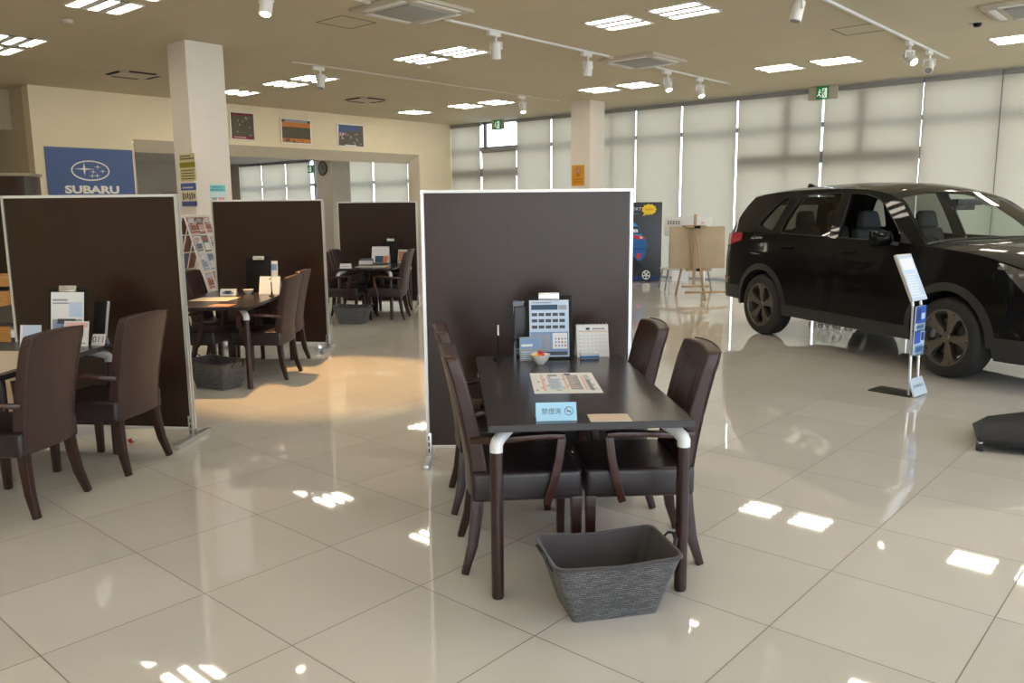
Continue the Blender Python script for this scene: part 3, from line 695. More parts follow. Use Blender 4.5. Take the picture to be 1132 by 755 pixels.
# -------- front table
def document_stand(x, y, z, deg, label, w=.245, h=.335, items=None, base=0, back=False):
    t = thing('document_stand', label, 'document stand', (x, y, z), R(deg))
    tilt = R(-9)
    q = MB(); q.M = Mat4((0, 0, .004), 0, tilt); q.bb(-w / 2, w / 2, 0, .008, 0, h); q.build('board', m_black, t, bevel=.004)
    q = MB(); q.bb(-w / 2, w / 2, -.03, .10, 0, .006); q.M = Matrix(); q.bar([(0, .055, h * .8), (0, .10, .003)], .05, .005, up=Vector((0, 1, 0))); q.build('rest', m_black, t, bevel=.002)
    q = MB(); q.M = Mat4((0, 0, .004), 0, tilt); q.bb(-.055, .055, -.008, .0, h - .022, h + .014); q.tube([(-.05, -.006, h - .02), (.05, -.006, h - .02)], .006, 8); q.build('clip', m_steel, t, bevel=.002)
    if items is not None:
        q = MB(); q.M = Mat4((0, -.004, .012), 0, tilt + PI / 2); sheet(q, w * .86, h * .9, items, base); q.build('printed_sheet', PAL, t, smooth=0)
    return t
cars = [(.06 + .175 * i, .50 + .11 * j, .06 + .175 * i + .14, .555 + .11 * j, 7) for i in range(5) for j in range(3)]
bands = [(.04, .485 + .11 * j, .96, .575 + .11 * j, 4) for j in range(3)]
it = [(.0, 0, 1, .99, 4), (.02, .02, .98, .44, 1), (.05, .83, .72, .92, 2), (.74, .83, .95, .91, 3)] + bands + cars + [(.04, .10, .52, .40, 3), (.58, .14, .95, .42, 0)] + textlines(.07, .14, .5, .38, 5, 1) + [(.64 + .08 * (k % 4), .18 + .06 * (k // 4), .68 + .08 * (k % 4), .21 + .06 * (k // 4), 5 if k % 3 == 0 else 1) for k in range(12)] + [(.05, .03, .95, .09, 7)] + textlines(.06, .93, .8, .98, 1, 3)
document_stand(.20, 4.30, ZT, 3, 'black clip stand holding a blue printed car sheet on the front table', items=it)
t = thing('brochure_holder', 'clear acrylic holder with blue grey leaflets on the front table, left of the clip stand', 'brochure holder', (.085, 4.365, ZT), R(4))
q = MB(); q.bb(-.075, .075, -.003, 0, 0, .10); q.bb(-.075, .075, .035, .038, 0, .30); q.bb(-.075, -.072, -.003, .038, 0, .10); q.bb(.072, .075, -.003, .038, 0, .10); q.build('acrylic_case', m_acry, t, smooth=0)
q = MB(); q.M = Mat4((-.005, .012, .006), 0, PI / 2 - .06); sheet(q, .13, .145, [(0, 0, 1, 1, 3), (0, .5, 1, .95, 1), (.08, .6, .6, .7, 0), (.1, .2, .7, .3, 0), (.75, .8, .95, .92, 8)] + textlines(.08, .08, .9, .45, 4, 4)); q.build('leaflet', PAL, t, smooth=0)
q = MB(); q.bb(-.07, .07, .014, .034, .004, .27); q.build('catalogue_stack', ink(52, 56, 66, .35), t, bevel=.002)
stand_blue = [(0, 0, 1, 1, 3), (.05, .5, .95, .95, 1), (.08, .6, .6, .7, 0)] + [(.08, .08 + .09 * k, .8, .12 + .09 * k, 4) for k in range(4)]
# bowl of sweets
t = thing('bowl', 'small white bowl of wrapped sweets on the front table', 'bowl', (.145, 4.165, ZT))
q = MB(); q.lathe([(.0, .0), (.022, .0), (.024, .004), (.040, .020), (.050, .042), (.052, .050), (.049, .050), (.046, .042), (.036, .022), (.0, .010)], 28); q.build('bowl_wall', mat('white_china', (.78, .77, .74), .18), t, smooth=60)
for k, (dx, dy, c, nm) in enumerate(((-.022, -.008, (240, 190, 60), 'yellow wrapped sweet at the left of the bowl'), (-.008, .012, (220, 60, 50), 'red wrapped sweet at the back of the bowl'), (.012, -.012, (225, 85, 80), 'pink red wrapped sweet at the front of the bowl'), (.022, .010, (230, 225, 215), 'white wrapped sweet at the right of the bowl'), (-.004, -.026, (235, 120, 50), 'orange wrapped sweet at the front rim of the bowl'), (.004, .0, (200, 40, 45), 'red wrapped sweet on top of the heap in the bowl'))):
    q = MB(); q.sphere((0, 0, 0), .012, 10, 6, (1.25, .85, .7))
    for s in (-1, 1): q.poly([(s * .013, 0, 0), (s * .024, -.008, .003), (s * .024, .008, -.003)])
    o = q.build('wrapped_sweet', ink(*c, .3)); o.location = (.145 + dx, 4.165 + dy, ZT + .046 + (.012 if k == 5 else 0)); o.rotation_euler = (.2 * k, .15, k * 1.1); tag(o, nm, 'sweet', 'sweets in the white bowl')
# calendar
def desk_calendar(x, y, z, deg, w, h, label, items):
    t = thing('desk_calendar', label, 'calendar', (x, y, z), R(deg))
    d = h * .32
    q = MB(); q.add([(-w / 2, -d, 0), (w / 2, -d, 0), (w / 2, 0, h), (-w / 2, 0, h), (-w / 2, d, 0), (w / 2, d, 0), (w / 2, .002, h), (-w / 2, .002, h)], [(0, 1, 2, 3), (5, 4, 7, 6), (0, 4, 5, 1)]); q.build('stand_card', m_paper, t, smooth=0)
    q = MB(); a = math.atan2(d, h); q.M = Mat4((0, -d - .0012, .002), 0, PI / 2 - a); sheet(q, w * .98, h * .97, items, 0, z=.0006); q.build('page', PAL, t, smooth=0)
    q = MB(); n = int(w / .018)
    for k in range(n):
        px = -w / 2 + w * (k + .5) / n; q.tube([(px, .007 * math.cos(b), h + .007 * math.sin(b)) for b in [2 * PI * j / 8 for j in range(9)]], .0012, 5)
    q.build('binding_rings', m_steel, t)
    return t
desk_calendar(.433, 4.395, ZT, 4, .175, .17, 'white desk calendar on the front table beside the partition', [(0, .86, 1, .865, 3), (.3, .89, .42, .97, 2), (.5, .9, .9, .95, 3)] + [(.06 + .13 * i, .21 + .12 * j, .12 + .13 * i, .24 + .12 * j, 4 if i else 6) for i in range(7) for j in range(5)] + [(.05, .82, .95, .85, 6), (.0, .16, 1.0, .165, 3)])
t = thing('tissue_pack', 'small white pack with a blue band in front of the desk calendar', 'tissue pack', (.412, 4.295, ZT), R(6))
q = MB(); q.box((0, 0, .018), (.10, .026, .036)); q.build('pack', ink(205, 212, 220, .35), t, bevel=.008, seg=3); q = MB(); q.box((0, -.0005, .012), (.101, .0265, .018)); q.build('blue_band', ink(45, 120, 190, .4), t, bevel=.006)
# pen on a stand
def pen_stand(x, y, z, label):
    t = thing('pen_stand', label, 'pen stand', (x, y, z))
    q = MB(); q.lathe([(0, .012), (.018, .012), (.026, .006), (.028, 0), (0, 0)], 24); q.build('base', m_black, t)
    q = MB(); q.tube([(0, 0, .01), (.001, 0, .03), (.002, 0, .045)], [.009, .009, .006], 12); q.build('socket', m_black, t)
    q = MB(); q.tube([(.001, 0, .03), (.0, .006, .13)], .005, 10); p = q.build('pen', m_black, t); q = MB(); q.tube([(.0, .006, .13), (.0, .010, .185)], [.0048, .004], 10); q.build('pen_cap', m_white, p)
    return t
pen_stand(-.073, 4.29, ZT, 'black pen with a white cap in a desk stand, back left of the front table')
# leaflets
map_items = [(.03, .06, .97, .96, 0)] + [(.04 + .012 * k + .07 * (k % 4), .1 + .1 * (k % 7), .07 + .012 * k + .07 * (k % 4), .18 + .1 * (k % 7), (3, 6, 3, 6)[k % 4]) for k in range(30)] + [(.15, .1, .19, .9, 6), (.5, .2, .53, .92, 6), (.78, .15, .81, .8, 6), (.56, .15, .74, .85, 3), (.6, .3, .66, .5, 3), (.54, .86, .64, .95, 7), (.27, .8, .42, .9, 3), (.84, .1, .9, .6, 3), (.25, .15, .45, .7, 4)] + textlines(.26, .2, .44, .66, 7, 3) + textlines(.57, .2, .73, .8, 9, 6, .6) + textlines(.83, .14, .95, .85, 10, 3, .5)
flat_leaflet('map_leaflet', .246, 3.478, ZT, .30, .44, 1.5, map_items, 'white printed map leaflet lying in the middle of the front table', 'leaflet')
flat_leaflet('leaflet', .372, 2.998, ZT, .157, .112, 2, textlines(.1, .25, .85, .75, 4, 6), 'small cream leaflet with pinkish lines at the front edge of the front table', 'leaflet', 10)
# tent card with writing
def tent_card(x, y, z, deg, w, h, label, writing, col, name='tent_card', icon=True, pic=None, ts=.36):
    t = thing(name, label, 'tent card', (x, y, z), R(deg))
    d = h * .45
    q = MB(); q.add([(-w / 2, -d, 0), (w / 2, -d, 0), (w / 2, 0, h), (-w / 2, 0, h), (-w / 2, d, 0), (w / 2, d, 0)], [(0, 1, 2, 3), (5, 4, 3, 2)]); q.build('card', col, t, smooth=0)
    a = math.atan2(d, h); L = math.hypot(d, h)
    q = MB(); q.M = Mat4((0, -d - .0008, 0), 0, PI / 2 - a)
    if writing: q.text(writing, L * ts, 1.0, cx=-.12 * w if icon else 0, cy=L * .5)
    if icon:
        q.ring(w * .31, L * .52, L * .24, L * .24, L * .035); q.rect(w * .31 - L * .13, L * .49, w * .31 + L * .10, L * .545); q.M = q.M @ Matrix.Translation((w * .31, L * .52, 0)) @ Matrix.Rotation(R(-45), 4, 'Z'); q.rect(-L * .22, -L * .016, L * .22, L * .016)
    if pic:
        for (x0, y0, x1, y1, mi) in pic: q.mat = mi; q.rect(-w / 2 + x0 * w, y0 * L, -w / 2 + x1 * w, y1 * L)
    q.build('lettering', [ink(70, 85, 105)] if not pic else PAL, t, smooth=0)
    return t
tent_card(.165, 3.045, ZT, 3, .155, .065, 'pale blue no smoking tent card at the front edge of the front table', '禁煙席', ink(160, 205, 232))
stand_card('leaflet', .098, 4.245, ZT, 6, .115, .125, stand_blue, 'blue grey leaflet leaning at the lower left of the clip stand on the front table', 'leaflet', 8)
# -------- left table
RL = Matrix.Rotation(R(-5), 4, 'Z')
document_stand(-2.72, 4.96, ZT, -6, 'black clip stand holding a car magazine page on the left table', w=.25, h=.335, items=[(0, 0, 1, 1, 0), (.05, .05, .95, .45, 3), (.15, .12, .85, .40, 1), (.3, .15, .7, .3, 7), (.45, .2, .55, .35, 5), (.05, .82, .5, .86, 3), (.05, .76, .6, .79, 3), (.55, .5, .95, .8, 4), (.2, .36, .75, .46, 7)])
t = thing('brochure_stand', 'dark upright folder stand right of the magazine page on the left table', 'folder stand', (-2.535, 4.955, ZT), R(-20))
q = MB(); q.M = Mat4((0, 0, 0), 0, R(-12)); q.bb(-.05, .05, 0, .012, 0, .26); q.build('folder', m_black, t, bevel=.003); q = MB(); q.M = Mat4((0, 0, 0), 0, R(-12)); q.bb(.05, .056, -.002, .014, 0, .26); q.build('edge_strip', m_steel, t, smooth=0)
stand_card('leaflet', -2.61, 4.84, ZT, -8, .16, .15, [(.05, .75, .95, .95, 6), (.08, .1, .9, .15, 3)] + textlines(.1, .3, .9, .7, 5, 4), 'white leaflet leaning in front of the magazine page on the left table', 'leaflet')
stand_card('photo_card', -2.86, 4.80, ZT, -5, .13, .135, [(0, 0, 1, 1, 4), (0, .0, 1, .35, 7), (.25, .2, .9, .5, 5), (.3, .3, .7, .52, 3), (0, 0, .12, 1, 0)], 'small card with a car photo on the left table, cut by a chair back', 'photo card')
tent_card(-2.49, 4.90, ZT, -6, .085, .065, 'small white number card at the right end of the left table', '011', m_paper, icon=False, ts=.75)
flat_leaflet('cream_rectangle', -2.80, 4.02, ZT, .46, .66, -5, [], 'flat cream rectangle covering part of the left table, cut by the picture edge', 'sheet', 10)  # plain cream rectangle over part of the tabletop
# -------- second table
document_stand(-2.475, 8.0, ZT, -4, 'empty black clip stand on the second table', w=.25, h=.335)
stand_card('leaflet', -2.33, 8.03, ZT, -4, .075, .30, [(.1, .1, .9, .4, 3), (.1, .7, .9, .9, 1)], 'tall narrow leaflet behind the booklet on the second table', 'leaflet', 6)
desk_calendar(-2.31, 7.85, ZT, -4, .20, .165, 'white desk calendar on the second table beside a chair', [(.06, .1, .94, .8, 0), (.45, .88, .55, .95, 2)])
tent_card(-2.68, 7.75, ZT, -3, .155, .06, 'white tent card with a blue mountain picture on the second table', '', m_paper, icon=False, pic=[(.15, .2, .45, .55, 1), (.3, .2, .7, .7, 2), (.55, .2, .85, .5, 1)])
t = thing('bowl', 'small white bowl behind the papers on the second table', 'bowl', (-2.52, 7.83, ZT)); q = MB(); q.lathe([(.0, .0), (.022, .0), (.024, .004), (.040, .020), (.052, .046), (.049, .046), (.036, .022), (.0, .010)], 24); q.build('bowl_wall', MATS['white_china'], t, smooth=60)
flat_leaflet('leaflet', -2.70, 7.25, ZT, .36, .30, -4, [(.04, .05, .96, .95, 10)] + textlines(.1, .1, .9, .9, 9, 3), 'large cream leaflet lying on the second table', 'leaflet', 10)
flat_leaflet('leaflet', -2.46, 6.83, ZT, .18, .16, -4, [(.05, .1, .95, .9, 9)] + textlines(.15, .2, .85, .8, 3, 6), 'small orange card at the front of the second table', 'card', 9)
pen_stand(-2.23, 7.6, ZT, 'black pen standing at the right side of the second table')
# -------- farthest table
document_stand(-1.79, 12.2, ZT, -3, 'black clip stand on the farthest table', w=.25, h=.34)
t = desk_calendar(-1.90, 12.0, ZT, -3, .25, .25, 'white desk calendar with a blue picture on the farthest table', [(.2, .1, .7, .5, 2), (.72, .1, .95, .5, 9), (.0, .0, 1, .08, 7)])
stand_card('leaflet', -1.60, 12.1, ZT, -20, .17, .20, [(.05, .1, .95, .9, 10)] + textlines(.1, .15, .9, .85, 4, 9), 'tan and orange leaflet beside the chair backs on the farthest table', 'leaflet')  # tan field with orange text lines
tent_card(-2.24, 11.12, ZT, -3, .15, .065, 'white tent card at the left of the farthest table', '', m_paper, icon=False, pic=[(.2, .4, .8, .5, 3)])
flat_leaflet('leaflet', -1.95, 11.3, ZT, .42, .30, -3, textlines(.08, .1, .9, .9, 8, 3), 'white printed leaflet lying on the farthest table', 'leaflet', 10)
t = thing('brochure_tray', 'low grey tray of cards left of the calendar on the farthest table', 'tray', (-2.08, 11.75, ZT), R(-3)); q = MB(); q.bb(-.10, .10, -.06, .06, 0, .012); q.bb(-.10, .10, .045, .06, .012, .09); q.build('tray', ink(90, 100, 110), t, bevel=.003); q = MB(); q.bb(-.09, .09, -.03, .04, .012, .06); q.build('cards', m_paper, t, smooth=0)
# thing on the floor
t = thing('sweet_wrapper', 'tiny red and white thing on the floor behind the left chairs', 'small item', (-2.495, 5.19, 0)); q = MB(); q.sphere((0, 0, .016), .016, 12, 8, (1.3, 1, 1)); q.build('red_body', ink(190, 40, 45, .4), t); q = MB(); q.tube([(0.012, 0, .02), (.03, 0, .034)], [.012, .008], 10); q.build('white_tip', m_white, t)
# ================================================================== SIGNS, PICTURES, STANDS
# wall frame: u to the right along the left wall (+A), v up, facing -B
def wall_M(a, z, b=LB - .004): return M_ROOM @ Matrix.Translation((a, b, z)) @ Matrix.Rotation(PI / 2, 4, 'X')
# column faces
def col_left_M(b, z, a=4.466): return M_ROOM @ Matrix.Translation((a, b, z)) @ Matrix(((0, 0, -1, 0), (-1, 0, 0, 0), (0, 1, 0, 0), (0, 0, 0, 1)))
def col_right_M(a, z, b=9.596): return wall_M(a, z, b)
def star(q, cx, cy, rx, ry, z):
    k = .16
    pts = []
    for i in range(8):
        a = PI / 4 * i + PI / 2; f = 1 if i % 2 == 0 else k
        pts.append((cx + rx * f * math.cos(a), cy + ry * f * math.sin(a), z))
    q.add(pts + [(cx, cy, z)], [(i, (i + 1) % 8, 8) for i in range(8)])
def six_star_logo(q, cx, cy, w, z=.002, line=.035):
    rx, ry = w / 2, w * .27
    q.ring(cx, cy, rx, ry, line * w, z)
    star(q, cx - .16 * w, cy + .04 * w, .27 * w, .17 * w, z)
    for x, y in ((.20, .10), (.07, -.03), (.33, -.01), (.17, -.13), (.03, -.14)): star(q, cx + x * w * .95, cy + y * w, .10 * w, .075 * w, z)
def panel(name, M, w, h, base, label, cat, th=.012):
    t = thing(name, label, cat); t.matrix_world = M; t.location = M.to_translation(); t.rotation_euler = M.to_euler()
    q = MB(); q.bb(-w / 2, w / 2, 0, h, 0, th); q.build('panel', base, t, bevel=.002, seg=1)
    return t
m_blue = mat('sign_blue', srgb(66, 92, 145), .45, var=.05, vscale=2)
m_signw = mat('sign_white', (.80, .79, .74), .5)
t = panel('wall_sign', wall_M(5.385, 1.25), 1.50, 1.345, m_blue, 'blue wall sign with white star logo and white lettering', 'sign', .02)
q = MB(); six_star_logo(q, -.02, .955, .66, .0215); q.text('SUBARU', .178, 1.42, z=.0215, cx=-.01, cy=.615, bold=.008); q.build('lettering', m_signw, t, smooth=0)
# framed pictures on the left wall
def framed(a0, a1, z0, z1, label, items, cord):
    w, h = a1 - a0, z1 - z0
    t = panel('framed_picture', wall_M((a0 + a1) / 2, z0), w, h, m_alu, label, 'picture', .02)
    t['group'] = 'framed pictures above the opening'
    q = MB(); q.M = Matrix.Translation((0, .02, .0208)); sheet(q, w - .05, h - .04, items, 7); q.build('picture', PAL + [ink(120, 40, 48), ink(205, 130, 60), ink(90, 85, 70), ink(70, 95, 150), ink(95, 90, 80)], t, smooth=0)
    for s in (-1, 1): q = MB(); q.tube([(s * w * .38, h, .008), (s * w * .38, CEIL_Z - z0 - .02, .004)], .0022, 6); q.build('hanging_wire', m_steel, t)
rn = random.Random(3)
blot = lambda n, cols, x0=.03, y0=.05, x1=.97, y1=.95, s=.07: [(x, y, x + s * rn.uniform(.5, 1.3), y + s * rn.uniform(.7, 2), rn.choice(cols)) for x, y in [(rn.uniform(x0, x1 - s * 1.3), rn.uniform(y0, y1 - s * 2)) for _ in range(n)]]
framed(8.15, 8.71, 2.90, 3.455, 'framed red and dark group picture on the picture wall, left one of three', [(0, 0, 1, 1, 11), (0, .12, 1, .9, 13)] + blot(60, [7, 3, 15, 11, 13], s=.05) + [(.05, .02, .95, .10, 11)] + textlines(.1, .03, .9, .1, 1, 6), 0)
framed(9.33, 10.10, 2.89, 3.41, 'framed orange and grey picture on the picture wall, middle one of three', [(0, 0, 1, 1, 13), (0, .68, 1, .88, 12), (0, .02, 1, .18, 12), (.1, .88, .9, .98, 3)] + blot(36, [7, 15, 13], y0=.2, y1=.72, s=.06) + blot(10, [7, 12], y0=.02, y1=.2, s=.06), 0)
framed(10.80, 11.55, 2.895, 3.40, 'framed blue and grey picture on the picture wall, right one of three', [(0, 0, 1, 1, 15), (.02, .55, .25, .95, 14), (.25, .72, .85, .95, 14), (.04, .3, .22, .6, 6)] + blot(50, [7, 13, 3, 15], y0=.03, y1=.7, s=.06) + [(.25, .0, .7, .05, 0)], 0)
# notices on the left column
t = panel('notice', col_left_M(9.735, 1.87), .40, .34, ink(205, 200, 150), 'yellow green notice with dark lines on the left column, above the blue poster', 'notice', .004)
q = MB(); q.M = Matrix.Translation((0, 0, .0048)); q.mat = 0; q.rect(-.2, .17, .2, .235); q.mat = 1
for k in range(4): q.rect(-.17, .02 + .035 * k, .17, .034 + .035 * k)
q.rect(-.18, .27, .18, .29); q.rect(-.18, .305, .1, .32); q.build('print', [ink(135, 125, 30), ink(110, 100, 60)], t, smooth=0)
t = panel('notice', col_left_M(9.745, 1.55), .40, .29, ink(225, 220, 195), 'blue and cream photo notice on the left column', 'notice', .004)
q = MB(); q.M = Matrix.Translation((0, 0, .0048)); q.mat = 0; q.rect(-.2, .20, .2, .29); q.rect(-.2, .0, .2, .06); q.mat = 1
for k in range(6): q.rect(-.17 + .058 * k, .075 + .01 * (k % 3), -.13 + .058 * k, .17 - .012 * (k % 2))
q.mat = 2; q.rect(-.16, .225, .12, .245); q.build('print', [ink(75, 95, 160), ink(110, 100, 85), ink(215, 215, 220)], t, smooth=0)
t = panel('notice', col_right_M(4.785, 1.55), .22, .28, ink(205, 228, 228), 'pale cyan notice on the right face of the left column', 'notice', .004)
q = MB(); q.M = Matrix.Translation((0, 0, .0048)); q.mat = 0; q.rect(-.11, .18, .11, .27); q.mat = 1; q.rect(-.1, .2, .08, .215); q.rect(-.09, .235, .09, .25); q.mat = 2; q.rect(.0, .03, .09, .11); q.mat = 3; q.rect(-.09, .03, -.02, .11)
q.build('print', [ink(130, 205, 210), ink(60, 130, 150), ink(225, 165, 160), ink(150, 170, 165)], t, smooth=0)
# yellow notice on the middle column
t = panel('notice', M_ROOM @ Matrix.Translation((12.796, 9.71, 1.92)) @ Matrix(((0, 0, -1, 0), (-1, 0, 0, 0), (0, 1, 0, 0), (0, 0, 0, 1))), .32, .41, ink(212, 150, 28), 'orange yellow poster on the middle column', 'notice', .004)
q = MB(); q.M = Matrix.Translation((0, 0, .0048)); q.mat = 0; q.ring(-.0, .30, .07, .06, .018); q.mat = 1; q.rect(-.12, .06, .12, .09); q.rect(-.12, .11, .12, .14); q.rect(-.05, .18, .05, .24); q.build('print', [ink(130, 110, 150), ink(190, 120, 20)], t, smooth=0)
# clock in the next room
t = thing('wall_clock', 'round dark wall clock on the grey pier in the next room', 'clock', (0, 0, 0)); Mc = col_left_M(18.33, 2.58, 12.79); t.location = Mc.to_translation(); t.rotation_euler = Mc.to_euler()
q = MB(); q.lathe([(0, .0), (.19, .0), (.20, .02), (.175, .035), (.165, .022), (0, .022)], 32); q.build('clock_case', ink(60, 58, 54), t); q = MB(); q.disc(0, 0, .165, z=.0235); q.build('dial', ink(120, 118, 110), t, smooth=0)
q = MB(); q.rect(-.008, -.02, .008, .10, .026); q.rect(-.02, -.006, .13, .006, .028); q.build('hand', m_black, t, smooth=0)
t = thing('cabinet', 'narrow brown wooden cabinet at the far wall of the next room', 'cabinet', W(12.2, 25.7, 0), YAW); q = MB(); q.bb(-.3, .3, -.2, .2, 0, 2.05); q.build('cabinet_body', mat('tan_wood', (.30, .19, .09), .5, var=.2), t, bevel=.006); q = MB(); q.bb(-.27, -.005, -.215, -.2, .08, 2.0); q.build('door', mat('tan_wood', (.3, .19, .09)), t, bevel=.003); q = MB(); q.bb(.005, .27, -.215, -.2, .08, 2.0); q.build('door', MATS['tan_wood'], t, bevel=.003)
# dark cabinet and counter at the far left
t = thing('cabinet', 'tall dark wooden cabinet in the recess at the left picture edge', 'cabinet', (-7.05, 11.2, 0), R(4)); q = MB(); q.bb(-.62, .62, -.22, .22, 0, 1.96); q.build('cabinet_body', m_walnut, t, bevel=.004)
q = MB(); q.bb(-.64, .64, -.24, .24, 1.96, 2.0); q.build('top_board', ink(150, 140, 120), t, bevel=.004)
for k in range(3):
    q = MB(); q.bb(-.60 + .41 * k, -.21 + .41 * k, -.24, -.22, .06, 1.94); d = q.build('door', m_walnut, t, bevel=.004); q = MB(); q.bb(-.25 + .41 * k, -.235 + .41 * k, -.262, -.24, .95, 1.07); q.build('handle', m_steel, d, bevel=.003)
m_oak = mat('orange_lit_oak', (.50, .25, .07), .35, var=.2, vscale=3, stretch=(2, 20, 20))  # warm light on the oak is put into this orange colour
t = thing('counter', 'wooden counter coloured as if lit orange, at the left picture edge behind the left screen', 'counter', (-6.05, 9.1, 0), R(3))
q = MB(); q.bb(-.62, .60, -.30, .30, .70, .80); q.build('counter_top', m_oak, t, bevel=.01); q = MB(); q.bb(-.58, .54, -.22, .24, 0, .645); q.build('counter_body', m_oak, t, bevel=.006); q = MB(); q.bb(-.57, .53, -.2, .22, .645, .70); q.build('shadow_gap', m_dark, t, smooth=0)
# ---- A-frame magazine rack
t = thing('magazine_rack', 'white A-frame magazine rack full of brochures beside the left column', 'magazine rack', (-3.80, 10.0, 0), R(2))
m_wtube = mat('white_tube', (.74, .73, .70), .4)
HR = 1.43; SL = .36
def rk(s, z): return s * (.015 + SL * (1 - z / HR))
for s in (1, -1):
    for y in (-.42, .42):
        q = MB(); q.tube([(rk(s, 0), y, 0), (rk(s, HR), y, HR)], .012, 10); q.build('leg', m_wtube, t)
    for k in range(5):
        z = .35 + .215 * k
        q = MB(); q.tube([(rk(s, z) + s * .03, -.42, z), (rk(s, z) + s * .03, .42, z)], .005, 8); q.tube([(rk(s, z), -.42, z), (rk(s, z), .42, z)], .005, 8); q.tube([(rk(s, z + .05) + s * .035, -.42, z + .05), (rk(s, z + .05) + s * .035, .42, z + .05)], .004, 8); q.build('wire_shelf', m_wtube, t)
q = MB(); q.tube([(rk(1, HR), -.42, HR), (rk(1, HR), .42, HR)], .012); q.tube([(rk(-1, HR), -.42, HR), (rk(-1, HR), .42, HR)], .012); q.build('top_bar', m_wtube, t)
kinds = [(P_W, 'white'), (ink(150, 165, 195), 'grey blue'), (ink(205, 165, 165), 'pink'), (ink(110, 115, 130), 'grey'), (ink(200, 205, 220), 'pale blue'), (ink(150, 95, 80), 'brown red')]
rows = ['bottom', 'second lowest', 'middle', 'second highest', 'top']
pos3 = ['nearest', 'centre', 'farthest']
for k in range(5):
    for j in range(3):
        for s in (1, -1):
            if s < 0 and k < 2: continue
            z = .356 + .215 * k; y = -.27 + .27 * j; ci = (k * 2 + j * 3 + (3 if s < 0 else 0)) % 6 if s > 0 else 5 - (k + j) % 2 * 2
            tilt = math.atan2(SL, HR)
            M = M0 = t.matrix_basis @ Matrix.Translation((rk(s, z) + s * .012, y, z)) @ Matrix.Rotation(s * PI / 2, 4, 'Z') @ Matrix.Rotation(PI / 2 - tilt, 4, 'X')
            q = MB(); q.bb(-.105, .105, 0, .20, -.004, 0); sheet(q, .21, .20, [(.0, 0, 1, 1, 0), (.06, .7, .8, .92, 1), (.05, .1, .95, .55, 2), (.1, .6, .5, .66, 3)], 0, z=.001)
            o = q.build('brochure', [kinds[ci][0], kinds[(ci + 2) % 6][0], kinds[(ci + 3) % 6][0], P_DG], smooth=0); o.matrix_world = M; o.location = M.to_translation(); o.rotation_euler = M.to_euler()
            tag(o, '%s brochure on the magazine rack, %s side, %s row, %s of three' % (kinds[ci][1], 'right' if s > 0 else 'left', rows[k], pos3[j]), 'brochure', 'brochures in the magazine rack')

# ---- black poster board with the blue car
t = thing('poster_board', 'tall black poster board showing the rear of a blue car', 'poster board', (2.42, 16.5, 0), R(2))
q = MB(); q.bb(-.59, .59, 0, .03, .0, 1.575); q.build('board', mat('poster_black', (.010, .013, .022), .35), t, bevel=.003)
q = MB(); q.M = Matrix.Translation((0, -.0015, 0)) @ Matrix.Rotation(PI / 2, 4, 'X')
pm = [ink(30, 95, 165), ink(18, 50, 105), ink(70, 140, 205), ink(20, 22, 28), ink(200, 45, 50), ink(235, 205, 30), ink(215, 220, 225), ink(120, 130, 140), ink(230, 160, 40)]
def pp(mi, pts, z=0): q.mat = mi; q.poly([(x, y, z) for x, y in pts])
pp(1, [(-.55, .1), (.50, .12), (.58, .02), (-.55, .02)], .0)
pp(0, [(-.42, 1.10), (-.30, 1.17), (.05, 1.17), (.14, 1.08), (.20, .92), (.27, .86), (.30, .72), (.27, .52), (.18, .42), (-.45, .42), (-.50, .7)], .0004)
pp(2, [(-.30, 1.165), (.05, 1.165), (.10, 1.10), (-.36, 1.10)], .0008); pp(3, [(-.34, 1.09), (.11, 1.09), (.16, .96), (-.40, .96)], .0008); pp(6, [(-.1, 1.04), (.10, 1.05), (.12, .98), (-.08, .98)], .0012)
pp(2, [(-.40, .94), (.19, .94), (.21, .90), (-.42, .90)], .0012); pp(4, [(.02, .93), (.24, .90), (.25, .84), (.05, .85)], .0016); pp(4, [(-.40, .93), (-.30, .92), (-.30, .85), (-.42, .86)], .0016); pp(6, [(.15, .90), (.21, .89), (.21, .855), (.15, .86)], .002)
pp(1, [(-.45, .66), (.27, .66), (.27, .645), (-.45, .645)], .0012); pp(3, [(-.45, .52), (.02, .52), (.10, .42), (.20, .30), (.1, .22), (-.45, .22)], .0012); pp(4, [(.10, .56), (.17, .57), (.18, .50), (.12, .44), (.09, .49)], .002)
pp(2, [(-.3, .28), (-.02, .26), (-.02, .23), (-.3, .23)], .0016)
q.mat = 3; q.disc(.29, .13, .11, .12, z=.0014); q.mat = 6; q.disc(.29, .13, .085, .095, z=.0018); q.mat = 3
for k in range(5): a = 2 * PI * k / 5 + .3; q.disc(.29 + .05 * math.cos(a), .13 + .055 * math.sin(a), .024, z=.0022, n=6)
q.mat = 5; n = 22; q.poly([(.33 + (.13 if k % 2 else .155) * math.cos(2 * PI * k / n), 1.43 + (.095 if k % 2 else .115) * math.sin(2 * PI * k / n), .001) for k in range(n)]); q.poly([(.24, 1.38, .001), (.20, 1.30, .001), (.31, 1.34, .001)])
q.mat = 8; q.rect(.25, 1.41, .41, 1.45, .002)
q.mat = 6; q.text('SPORT', .085, 1.15, cx=.03, cy=1.44, z=.001); q.mat = 7; q.rect(-.4, 1.345, .12, 1.355, .001)
q.build('print', pm, t, smooth=0)
q = MB(); q.bar([(-.4, .03, .9), (-.4, .40, 0)], .03, .02); q.bar([(.4, .03, .9), (.4, .40, 0)], .03, .02); q.build('back_strut', m_black, t)
# white card with dark lettering on the wall side of the poster
stand_card('notice', 3.40, 16.5, .0, 2, .34, 1.06, [(.2, .90, .8, .97, 7), (.1, .8, .9, .805, 3)], 'white notice board with dark mark, between the black poster and the easel', 'notice board', 2)

